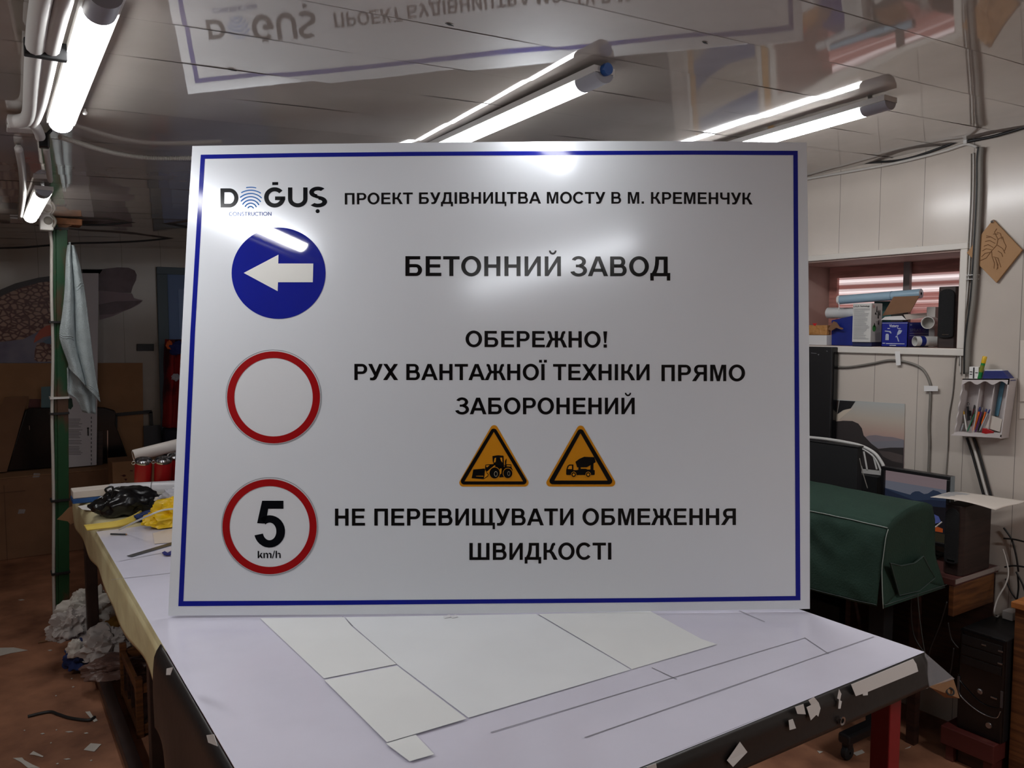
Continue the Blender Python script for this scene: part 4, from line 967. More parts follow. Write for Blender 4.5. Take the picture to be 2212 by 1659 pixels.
    MB().slab([PX(*G(*p), WX-.036) for p in ((875, 1340), (990, 1352), (988, 1384), (875, 1368))], (.003, 0, 0)).build('white_end', M['white_plastic'], tt)
    # things on top of the shelf
    zt = TLf.z+.0005
    A = Vector(PX(*G(660, 500), WX-.045)); A.z = zt+.001; B = Vector(PX(*G(745, 205), WX-.040)); d_ = B-A
    g = thing('glue_stick', A, 'green glue stick with a yellow cap on top of the wall shelf', 'glue stick')
    L = d_.length; MB().lathe([(.0001, 0), (.0062, .0005), (.0068, .002), (.0068, L*.70), (.0055, L*.71)], A, ax=d_, n=18).build('body', mat('green glue tube', rgb(20, 130, 60), .35), g, smooth=True, auto=50)
    MB().lathe([(.0072, L*.70), (.0074, L*.72), (.0074, L*.97), (.006, L), (.0001, L)], A, ax=d_, n=18).build('cap', mat('yellow cap', rgb(222, 180, 30), .35), g, smooth=True, auto=50)
    MB().lathe([(.00695, L*.30), (.00695, L*.60)], A, ax=d_, n=18).build('label_print', mat('gold label', rgb(120, 130, 40), .4), g, smooth=True)
    a = PX(*G(505, 480), WX-.05); b = PX(*G(645, 480), WX-.05); z1 = PX(*G(560, 362), WX-.05)[2]
    w_ = thing('small_box', (WX-.03, (a[1]+b[1])/2, zt), 'small white box with black print on top of the wall shelf', 'box')
    MB().box((WX-.05, b[1], zt), (WX-.012, a[1], z1)).build('box_body', M['paper'], w_, bevel=.001)
    pm = MB(); wy = a[1]-b[1]
    for u0, u1, v0, v1 in ((.44, .58, .05, .95), (.1, .36, .55, .62), (.1, .36, .35, .42), (.68, .95, .5, .56)): pm.poly([(WX-.0512, a[1]-wy*u, zt+(z1-zt)*v) for u, v in ((u0, v0), (u1, v0), (u1, v1), (u0, v1))])
    pm.build('print', M['ink'], w_)
    q = [Vector(PX(*G(*p), WX-.048)) for p in ((735, 420), (1010, 420), (1140, 500), (700, 500))]; 
    fc = thing('flat_case', q[3], 'flat navy case with a white lid edge on top of the wall shelf', 'case')
    for p in q[2:]: p.z = zt
    MB().slab(q, (.036, 0, 0)).build('case_body', mat('navy case', rgb(36, 44, 110), .45), fc, bevel=.0015)
    MB().slab([Vector(PX(*G(*p), WX-.040)) for p in ((740, 420), (1005, 420), (1000, 405), (745, 405))], (.02, 0, 0)).build('lid_edge', M['paper'], fc)
pen_shelf()
def wall_papers():
    for i, (q, lb) in enumerate(((((2204, 735), (2226, 735), (2226, 866), (2203, 868)), 'white paper pinned to the right wall at the edge of the photo, upper one'), (((2203, 872), (2226, 870), (2226, 903), (2202, 905)), 'white paper strip pinned under the larger wall paper at the right edge'))):
        tag(MB().slab([PX(*p, WX-.003) for p in q], (.002, 0, 0)).build('wall_paper_sheet', M['paper_warm']), lb, 'paper')
    # landscape poster on the wall behind the monitor
    X = WX-.004
    t = thing('landscape_poster', PX(1870, 1120, X), 'landscape print of a dusk sky, dark rock and hills on the wall above the monitor', 'poster')
    def G(x, y): return PX(1700+x/3.949, 720+y/3.949, X)
    def Gl(pts, l): return [G(*p)+np.array([-l, 0, 0]) for p in pts]
    sky = bpy.data.materials.new('printed dusk sky'); sky.use_nodes = True; nt = sky.node_tree; b = nt.nodes['Principled BSDF']; b.inputs['Roughness'].default_value = .5
    g = nt.nodes.new('ShaderNodeNewGeometry'); sx = nt.nodes.new('ShaderNodeSeparateXYZ'); nt.links.new(g.outputs['Position'], sx.inputs[0])
    mr = nt.nodes.new('ShaderNodeMapRange'); mr.inputs[1].default_value = G(900, 980)[2]; mr.inputs[2].default_value = G(900, 590)[2]; nt.links.new(sx.outputs[2], mr.inputs[0])
    cr = nt.nodes.new('ShaderNodeValToRGB'); e = cr.color_ramp.elements; e[0].color = rgb(160, 140, 140); e[1].color = rgb(176, 180, 178)
    q = e.new(.3); q.color = rgb(186, 158, 146); q = e.new(.6); q.color = rgb(190, 178, 164)
    nt.links.new(mr.outputs[0], cr.inputs[0]); nt.links.new(cr.outputs[0], b.inputs['Base Color'])
    MB().slab(Gl([(345, 560), (640, 580), (1005, 602), (995, 1150), (990, 1300), (330, 1300)], 0), (.002, 0, 0)).build('print_sheet', sky, t)
    lay = MB()
    def L_(mi, pts, l): lay.mi(mi).poly(Gl(pts, l))
    L_(0, [(650, 890), (700, 872), (760, 868), (830, 880), (900, 885), (998, 908), (998, 985), (690, 985)], .0005)
    L_(1, [(650, 930), (998, 912), (996, 980), (780, 975), (680, 965)], .0008)
    L_(2, [(345, 790), (400, 755), (480, 745), (560, 748), (610, 770), (640, 810), (655, 870), (720, 940), (780, 985), (880, 975), (996, 975), (992, 1300), (330, 1300)], .0011)
    L_(3, [(780, 1000), (880, 1010), (990, 1040), (990, 1110), (900, 1090), (820, 1050)], .0014)
    L_(4, [(430, 690), (450, 572), (585, 580), (545, 640), (480, 655)], .0008); L_(5, [(345, 570), (445, 572), (425, 690), (370, 760), (345, 750)], .0007)
    L_(6, [(345, 800), (365, 740), (430, 690), (500, 650), (560, 640), (500, 690), (440, 740)], .0005)
    lay.build('printed_scene', [mat('print hills', rgb(136, 126, 132), .6), mat('print water', rgb(128, 126, 134), .6), mat('print rock', rgb(52, 46, 46), .6), mat('print shore', rgb(84, 74, 72), .6), mat('print black', rgb(22, 20, 22), .6), mat('print brown', rgb(74, 62, 56), .6), mat('print glow', rgb(206, 192, 174), .6)], t)
wall_papers()

# ------------------------------------------------------------------ right side: desk, covered machine, computer, cabinet
DZ = .63
def desk_area():
    # desk whose end faces the table
    p0 = PZ(2030, 1258, DZ); p1 = PZ(2166, 1225, DZ); yd = (p0[1]+p1[1])/2; xa = 2.655
    t = thing('desk', (2.75, 1.9, 0), 'brown desk against the right wall, carrying the speaker and monitor', 'desk')
    MB().box((xa, yd, DZ-.022), (WX-.006, 2.75, DZ)).build('desktop', mat('red brown desk top', rgb(92, 56, 52), .4, noise_=.12, nscale=12), t, bevel=.002)
    MB().box((xa, yd-.003, DZ-.014), (WX-.006, yd-.0005, DZ+.001)).build('edge_trim', mat('worn edge strip', rgb(150, 138, 132), .5), t)
    MB().box((xa, yd+.002, DZ-.125), (WX-.03, yd+.02, DZ-.023)).build('end_apron', M['wood'], t, bevel=.002)
    MB().box((xa+.02, yd+.13, 0), (xa+.05, yd+.16, DZ-.023)).build('leg', M['wood_dark'], t)
    MB().box((WX-.011, yd+.01, .125), (WX-.004, 2.74, DZ-.023)).build('back_panel', M['wood_dark'], t)
    MB().box((xa+.02, 2.68, 0), (xa+.05, 2.73, DZ-.023)).build('leg', M['wood_dark'], t)
    MB().box((WX-.05, 2.68, 0), (WX-.012, 2.73, DZ-.023)).build('leg', M['wood_dark'], t)
    MB().box((xa+.03, 1.75, 0), (WX-.03, 1.77, DZ-.023)).build('side_panel', M['wood_dark'], t)
    # speaker on the desk
    x0 = 2.70; ya = PX(2108, 1236, x0)[1]; yb = PX(2034, 1222, x0)[1]; zt = PX(2107, 1100, x0)[2]
    ya = max(ya, yd+.004)
    speaker('bookshelf_speaker', (x0, ya, DZ+.001), (2.885, yb, zt), 'black bookshelf speaker on the desk with a paper sheet on its top')
    # paper sheet drooping over it
    c = [Vector(PZ(2010, 1074, zt+.024)), Vector(PZ(2062, 1060, zt+.02)), Vector(PZ(2218, 1082, zt+.012)), Vector(PZ(2150, 1102, zt+.004))]
    A, B, C_, D_ = c
    ps = MB()
    def pf(u, v):
        p = A.lerp(D_, u).lerp(B.lerp(C_, u), v)
        p.z += .008*sin(u*pi)*(1-v)+.002*sin(v*6)*u
        p.z = max(p.z, zt+.003)
        return p
    ps.grid(pf, 20, 12); o = tag(ps.build('paper_sheet', M['paper_warm'], smooth=True, solid=.0012), 'cream paper sheet drooping over the top of the desk speaker', 'paper')
    pp = MB(); rr = random.Random(4)
    for k in range(9):
        u0 = .03; u1 = .26+rr.uniform(-.08, .04); v = .22+k*.075
        a_, b_ = pf(u0, v), pf(u1, v); a2, b2 = pf(u1, v+.025), pf(u0, v+.025); m_ = pf((u0+u1)/2, v); m2 = pf((u0+u1)/2, v+.025)
        h = Vector((0, 0, .0014)); pp.poly([a_+h, m_+h, m2+h, b2+h]); pp.poly([m_+h, b_+h, a2+h, m2+h])
    pp.build('printed_lines', mat('faint blue print', rgb(168, 178, 190), .7), o)
    # monitor
    X = 2.80; q = dict(tl=PX(1903, 1007, X), tr=PX(2053, 1029, X))
    y1, y0 = q['tl'][1], q['tr'][1]; z1 = q['tl'][2]; z0 = DZ+.06; W_ = y1-y0
    t = thing('monitor', (X+.03, (y0+y1)/2, DZ), 'black framed monitor showing a mountain landscape on the desk', 'monitor')
    fr = mat('monitor frame', rgb(26, 25, 27), .35); b = .013
    f = MB(); f.box((X, y0, z1-b), (X+.03, y1, z1)); f.box((X, y0, z0), (X+.03, y1, z0+b)); f.box((X, y0, z0+b), (X+.03, y0+b, z1-b)); f.box((X, y1-b, z0+b), (X+.03, y1, z1-b)); f.box((X+.012, y0+b, z0+b), (X+.03, y1-b, z1-b))
    f.build('bezel', fr, t, bevel=.002)
    MB().box((X+.002, y0-.0015, z0), (X+.028, y0, z1)).build('side_trim', mat('silver trim', rgb(120, 128, 132), .35), t)
    MB().box((X+.02, (y0+y1)/2-.03, DZ+.012), (X+.04, (y0+y1)/2+.03, z0+.05)).build('stand_neck', fr, t, bevel=.003)
    MB().lathe([(.0001, 0), (.075, 0), (.075, .006), (.02, .012), (.0001, .012)], (X+.03, (y0+y1)/2, DZ+.0005), n=28).build('stand_foot', fr, t, smooth=True, auto=40)
    def scr(r, g_, b_, k=.36): return mat('screen %d %d %d' % (r, g_, b_), rgb(r*.2, g_*.2, b_*.2), .25, emit=(rgb(r, g_, b_), k))
    ms = [scr(128, 112, 116), scr(104, 106, 118), scr(78, 84, 98), scr(44, 54, 74), scr(34, 40, 58), scr(26, 24, 28), scr(70, 78, 130), scr(150, 66, 30), scr(44, 40, 30)]
    sc = MB(); xs_ = X+.0112
    def T(u, v, l=0): return (xs_-.0003*l, y1-b-u*(W_-2*b), z1-b-v*(z1-z0-2*b))
    n = 8
    for k in range(n):
        sc.mi(0 if k < 4 else 1).poly([T(0, k/n*.34), T(1, k/n*.34), T(1, (k+1)/n*.34), T(0, (k+1)/n*.34)])
    sc.mi(2).poly([T(0, .34), T(1, .34), T(1, 1), T(0, 1)])
    def L_(mi, pts, l): sc.mi(mi).poly([T(*p, l) for p in pts])
    L_(3, [(0, .30), (.2, .32), (.42, .34), (.45, .30), (.5, .27), (.56, .26), (.64, .29), (.7, .27), (.78, .20), (.86, .21), (.92, .24), (1, .27), (1, 1), (0, 1)], 1)
    L_(4, [(0, .31), (.25, .37), (.5, .42), (.75, .36), (1, .34), (1, 1), (0, 1)], 2)
    L_(5, [(0, .42), (.3, .46), (.6, .48), (1, .44), (1, 1), (0, 1)], 3)
    L_(6, [(.55, .56), (.7, .55), (.88, .60), (.92, .68), (.8, .74), (.55, .75)], 4); L_(7, [(.55, .76), (.72, .74), (.95, .78), (.95, .84), (.55, .86)], 4); L_(8, [(.0, .86), (1, .86), (1, 1), (0, 1)], 4)
    sc.build('screen', ms, t)
    # white ruler-like stick and small things on the desk
    a_ = Vector(PX(1999, 1155, 2.66)); b_ = Vector(PX(2035, 1127, 2.69))
    tag(MB().tube([a_, b_], .0022, 6).build('white_stick', M['white_plastic']), 'short white stick leaning against the side of the desk speaker', 'stick')
    for i, (x, y, w_, lb) in enumerate(((2000, 1186, .02, 'small dark gadget with a grey top left of the desk speaker'), (2018, 1192, .025, 'dark keyboard end beside the desk speaker'))):
        p = PZ(x, y+8, DZ+.001); tag(MB().box(p+(-.02, -w_, 0), p+(.03, w_, .012)).build('gadget', M['matte_black'] if i else M['black'], bevel=.003), lb, 'gadget')
desk_area()

def plotter():
    """machine under a green canvas cover on a wheeled stand"""
    xf, xb, yn, yfar = 2.315, 2.60, 1.40, 2.30
    zb, zt = .60, .86
    t = thing('covered_machine', ((xf+xb)/2, 1.8, 0), 'machine under a dark green canvas cover on a black wheeled stand', 'covered machine')
    # cross-section of the cover: front skirt, rolled shoulder, gently rising top, back
    def prof(s):
        pts = [(xf-.03, zb-.0), (xf-.022, zb+.06), (xf-.008, zb+.14), (xf+.005, zt-.045), (xf+.02, zt-.015), (xf+.05, zt+.005), (xf+.13, zt+.028), (xf+.22, zt+.036), (xb-.02, zt+.02), (xb, zt-.03), (xb+.008, zb+.1), (xb+.012, zb)]
        k = s*(len(pts)-1); i = min(int(k), len(pts)-2); f = k-i
        return pts[i][0]*(1-f)+pts[i+1][0]*f, pts[i][1]*(1-f)+pts[i+1][1]*f
    cv = MB(); NV = 70
    def fn(u, v):
        x, z = prof(u); y = yn+v*(yfar-yn)
        w_ = noise.noise(Vector((x*5, y*4.5, z*5)))*.016+.010*noise.noise(Vector((y*12+z*7, z*6, 2)))-.014*abs(noise.noise(Vector((y*8-z*9, z*5+y*4, 6))))
        edge = min(1, v*14)
        flare = (1-edge)*.0
        return (x-w_*.6*edge, y, z+w_*.35*edge-(.018*sin(v*pi*1.1) if (u < .06 or u > .95) else 0))
    cv.grid(fn, 60, NV)
    # near end panel, flaring outwards at the hem
    cx = (xf+xb)/2
    def end(u, v):
        x, z = prof(u); zc = (zb+zt)/2; 
        q = Vector((x, yn, z)).lerp(Vector((cx+.02, yn, zb+.06)), v)
        q.y -= .012*noise.noise(Vector((q.x*9, q.z*8, 3)))*v+.02*max(0, (zb+.12-z))/.12*(1-v)
        q.x += .03*max(0, (zb+.1-q.z)/.1)*(1 if x > cx else 0)*(1-v)
        return q
    cv.grid(end, 60, 10)
    # bottom fill of the end panel
    hem = [end(0, v) for v in (0, .25, .5, .75, 1)]+[end(1, v) for v in (.75, .5, .25, 0)]
    cv.poly(hem)
    cv.build('canvas_cover', M['green_cloth'], t, smooth=True, auto=60, solid=.003)
    # piping along the shoulder and down the corner, stitched pocket on the end
    sh = [Vector(fn(.34, v/40))+Vector((-.002, 0, .0035)) for v in range(0, 41)]
    MB().tube(sh, .0016, 6).build('piping', M['thread'], t, smooth=True)
    MB().tube([end(.34-.34*k/14, 0)+Vector((-.003, -.003, 0)) for k in range(15)], .0013, 6).build('piping', M['thread'], t, smooth=True)
    MB().tube([Vector(fn(.0, v/30))+Vector((-.003, 0, .006)) for v in range(31)], .0010, 6).build('hem_stitch', M['thread_dark'], t, smooth=True)
    MB().tube([end(0, 0).lerp(end(1, 0), k/12)+Vector((0, -.006, .012)) for k in range(13)], .0010, 6).build('hem_stitch', M['thread_dark'], t, smooth=True)
    yq = yn-.024
    def PP(x, y): return Vector(hit(x, y, (0, yq, 0), (0, 1, 0)))
    pk = MB(); out = [PP(1923, 1216), PP(1945, 1222), PP(1975, 1216), PP(1994, 1201), PP(2006, 1225), PP(2019, 1248), PP(1985, 1276), PP(1942, 1286)]
    pk.slab(out, (0, .004, 0)); pk.build('pocket', M['green_cloth'], t)
    for a_ in (out[:4], [out[0], out[7], out[6], out[5], out[4], out[3]]):
        MB().tube([p+Vector((0, -.002, 0)) for p in a_], .0011, 6).build('pocket_stitch', M['thread_dark'], t)
    # machine body and stand
    MB().box((xf+.05, yn+.05, zb-.01), (xb-.03, yfar-.05, zb+.16)).build('machine_body', M['matte_black'], t, bevel=.01)
    for y in (1.56, 2.2):
        MB().box((2.545, y-.03, .085), (2.60, y+.03, zb-.01)).build('stand_post', M['matte_black'], t, bevel=.004)
        MB().box((2.375, y-.022, .06), (2.60+.02, y+.022, .095)).build('stand_foot', M['black'], t, bevel=.008)
        for x in (2.40, 2.595):
            c = Vector((x, y, .027)); w_ = MB()
            w_.lathe([(.004, -.011), (.021, -.011), (.025, -.008), (.025, .008), (.021, .011), (.004, .011)], c, ax=(0, 1, 0), n=20); w_.build('caster', M['matte_black'], t, smooth=True, auto=40)
            MB().box((x-.012, y-.015, .04), (x+.012, y+.015, .062)).build('caster_fork', M['black'], t, bevel=.004)
    MB().box((2.555, 1.56, .2), (2.585, 2.2, .26)).build('cross_bar', M['matte_black'], t)
    # cord hanging from the cover
    cable('cord', [PY(x, y, yn-.03) for x, y in ((1982, 1282), (1985, 1320), (1990, 1360), (1996, 1400), (2004, 1440))], .0016, M['thread_dark'], 'thin grey cord hanging from the green cover beside the table corner', 'cord')
plotter()

def computer():
    x0, zp = 2.70, .118
    yb = PX(2066, 1556, x0)[1]; ya = PX(2163, 1602, x0)[1]; zt = PX(2164, 1384, x0)[2]
    pl = thing('plinth', (2.8, 1.28, 0), 'low worn red wooden plinth under the black computer tower', 'plinth')
    q0 = PX(2045, 1560, x0-.03); q1 = PX(2188, 1612, x0-.03); q1[1] = max(q1[1], PX(2189, 1305, 2.735)[1]+.02)
    MB().box((x0-.03, q1[1]-.01, .055), (WX-.02, q0[1]+.02, zp-.001)).build('plinth_top', M['red_wood'], pl, bevel=.003)
    for y in (q1[1]+.0, q0[1]-.02): MB().box((x0-.02, y, 0), (WX-.03, y+.025, .055)).build('plinth_foot', M['red_wood'], pl)
    MB().box((x0+.0, q1[1]+.03, .0), (x0+.02, q0[1]-.025, .055)).build('plinth_board', M['wood_dark'], pl)
    t = thing('computer_tower', (2.81, (ya+yb)/2, zp), 'black computer tower on the low red plinth beside the wooden cabinet', 'computer')
    body = mat('black case', rgb(22, 22, 24), .5); H = zt-zp; W_ = yb-ya
    MB().box((x0+.012, ya, zp), (WX-.016, yb, zt)).build('case', body, t, bevel=.003)
    def T(u, v, x=x0): return Vector((x, yb-u*W_, zt-v*H))
    f = MB(); n = 12
    f.slab([T(0, 0), T(1, 0), T(1, 1), T(0, 1)], (.012, 0, 0)); f.build('front_bezel', M['gloss_black'], t, bevel=.004)
    def bx(nm, u0, v0, u1, v1, m, d=.003): MB().slab([T(u0, v0), T(u1, v0), T(u1, v1), T(u0, v1)], (-d, 0, 0)).build(nm, m, t, bevel=.0008)
    bx('drive_bay', .06, .05, .94, .14, body); bx('drive_bay', .06, .155, .94, .245, body); bx('drive_bay', .06, .26, .94, .34, M['black'])
    for u, v in ((.5, .085), (.86, .095), (.86, .215)): bx('drive_button', u, v, u+.10, v+.015, M['steel'], .0045)
    # curved grille panel with power button
    c = T(.5, .56); MB().lathe([(.0001, .004), (.006, .005), (.009, .003), (.0095, 0)], c, ax=(-1, 0, 0), n=20).build('power_button', M['steel'], t, smooth=True, auto=40)
    for pts in ([(.02, .46), (.04, .52), (.5, .66), (.9, .66), (.98, .60)], [(.02, .60), (.10, .68), (.5, .76), (.86, .76), (.96, .68)]):
        MB().tube(smooth_path([T(*p)+Vector((-.002, 0, 0)) for p in pts], 6), .0018, 6).build('trim_line', M['steel'] if pts[0][1] > .5 else M['gloss_black'], t, smooth=True)
    for u in (.0, .95): bx('trim_strip', u, .48, u+.05, .64, mat('grey trim', rgb(96, 96, 100), .3, metal=.6), .005)
    bx('front_port', .74, .565, .88, .58, M['steel'], .004)
    MB().lathe([(.0001, .003), (.009, .003), (.010, 0)], T(.72, .86), ax=(-1, 0, 0), n=20).build('round_badge', M['steel'], t, smooth=True, auto=40)
    # white adapter on the tower and its cable
    p = PZ(2180, 1338, zt+.001); tag(MB().box((p[0]-.012, p[1]-.016, zt+.001), (p[0]+.035, p[1]+.018, zt+.030)).build('power_adapter', M['white_plastic'], bevel=.002), 'white plug adapter on top of the computer tower', 'adapter')
    cable('white_cable', [PX(2166, 1186, 2.90), PX(2172, 1205, 2.90), PX(2178, 1235, 2.88), PX(2172, 1262, 2.86), PX(2154, 1295, 2.84), PX(2147, 1325, 2.83), PZ(2153, 1333, zt+.006), PZ(2160, 1328, zt+.006), PZ(2172, 1330, zt+.008)], .0028, M['cable_white'], 'white cable looping from the desk speaker down to the computer tower', 'cable')
    # grey rag on the far end of the tower
    c = PX(2122, 1335, 2.86); 
    # tangle of cables at the wall
    for i, pts in enumerate((((2168, 1140), (2185, 1165), (2195, 1200), (2200, 1235)), ((2168, 1163), (2190, 1165), (2212, 1170)), ((2170, 1225), (2190, 1222), (2215, 1225)), ((2172, 1250), (2185, 1280), (2200, 1300)), ((2198, 1240), (2200, 1270), (2196, 1300)), ((2195, 1235), (2208, 1260), (2215, 1280)))):
        cable('black_cable', [PX(x, y, WX-.012-.006*(i % 3)) for x, y in pts], .003, M['rubber'], 'thin black cable in the tangle on the wall right of the desk speaker', 'cable', 'tangled cables beside the desk')
    for i, pts in enumerate((((1970, 1260), (1968, 1320), (1975, 1375), (2000, 1415)), ((2045, 1300), (2030, 1350), (2010, 1400), (2000, 1440)), ((2048, 1345), (2055, 1380), (2070, 1400)), ((2060, 1400), (2055, 1440), (2050, 1460)))):
        cable('black_cable', [PX(x, y, 2.62+.02*i) for x, y in pts], .003, M['rubber'], 'thin black cable hanging under the desk behind the table corner', 'cable', 'cables hanging under the desk')
    # wooden cabinet at the right edge
    xc = 2.735; zc_ = .585
    p = PX(2189, 1305, xc); y1 = p[1]
    t = thing('wooden_cabinet', (2.84, y1-.2, 0), 'orange brown wooden cabinet at the right edge of the photo', 'cabinet')
    MB().box((xc+.004, y1-.45, .03), (WX-.01, y1-.004, zc_-.02)).build('body', M['wood'], t, bevel=.002)
    MB().box((xc-.008, y1-.46, zc_-.02), (WX-.008, y1+.004, zc_)).build('top_board', M['wood_orange'], t, bevel=.002)
    MB().box((xc+.02, y1-.44, 0), (WX-.02, y1-.015, .03)).build('base', M['red_wood'], t)
    # floor litter and dark box under the desk
    tag(MB().box((2.69, 1.80, .0), (2.9, 2.2, .40)).build('dark_box', M['matte_black'], bevel=.004), 'dark box under the desk behind the machine stand', 'box')
computer()

def black_cases():
    # tall black case below the window, its top level with the ledge
    X = 2.90
    a = PX(1798, 750, X); z1 = a[2]; y0 = a[1]
    zl = PX(1855, 968, 2.55)
    t = thing('tall_black_case', (X+.02, y0+.16, DZ), 'tall black case standing on the desk under the window, beside the sign edge', 'case')
    MB().box((X, y0, DZ+.001), (X+.04, y0+.32, z1)).build('case_body', M['black'], t, bevel=.004)
    MB().box((X+.012, y0-.003, DZ+.05), (X+.036, y0, z1-.02)).build('side_panel', M['gloss_black'], t)
    sc = MB()
    for pts in ([(1752, 762), (1764, 763), (1764, 764), (1752, 763)], [(1766, 765), (1770, 765), (1768, 768)], [(1784, 758), (1788, 758), (1787, 760)]): sc.poly([PX(*p, X-.0008) for p in pts])
    sc.build('scratches', mat('scratch grey', rgb(120, 120, 122), .6), t)
    # lower black box in front
    X2 = 2.66; a = PX(1853, 968, X2); 
    t = thing('black_box', (X2+.1, a[1]+.15, DZ), 'low black box on the desk behind the green cover', 'box')
    zt = a[2]; 
    MB().box((X2-.0, a[1], DZ+.001), (X2+.03, a[1]+.34, zt)).build('case_body', M['matte_black'], t, bevel=.003)
    MB().box((X2-.002, a[1]-.002, zt), (X2+.035, a[1]+.342, zt+.006)).build('lid', M['black'], t, bevel=.002)
    # white chair back behind it
    Xc = 2.86
    t = thing('white_chair', (Xc-.12, PX(1850, 1000, Xc)[1], DZ), 'white plastic chair back with slats showing behind the black box', 'chair')
    wm = M['white_plastic']
    rail = smooth_path([PX(x, y, Xc) for x, y in ((1740, 944), (1787, 949), (1830, 956), (1862, 964), (1888, 978), (1902, 995), (1910, 1012), (1915, 1040))], 6)
    MB().tube(rail, .0065, 8).build('top_rail', wm, t, smooth=True)
    rail2 = smooth_path([PX(x, y, Xc) for x, y in ((1790, 956), (1850, 965), (1880, 980), (1896, 1000), (1906, 1030))], 6)
    MB().tube(rail2, .004, 8).build('inner_rail', wm, t, smooth=True)
    for xa, xb in ((1830, 1845), (1848, 1862), (1866, 1873), (1884, 1894)):
        P = PX(xa, 962 if xa < 1860 else 975, Xc); Q = PX(xb, 1014, Xc); MB().tube([P, Q], .0035, 6).build('slat', wm, t)
    p = PX(1850, 1012, Xc); q = PX(1905, 1018, Xc)
    MB().slab([p, q, q+(0, 0, -.016), p+(0, 0, -.016)], (.008, 0, 0)).build('lower_rail', wm, t)
    MB().box((Xc-.03, q[1]-.0, DZ+.001), (Xc+.02, p[1]+.2, p[2]-.016)).build('seat_shell', M['matte_black'], t)
    cable('thin_cable', [PX(x, y, 2.60) for x, y in ((1857, 990), (1862, 1015), (1868, 1035), (1874, 1055))], .0016, M['cable_grey'], 'thin grey cable hanging down the side of the low black box', 'cable')
black_cases()

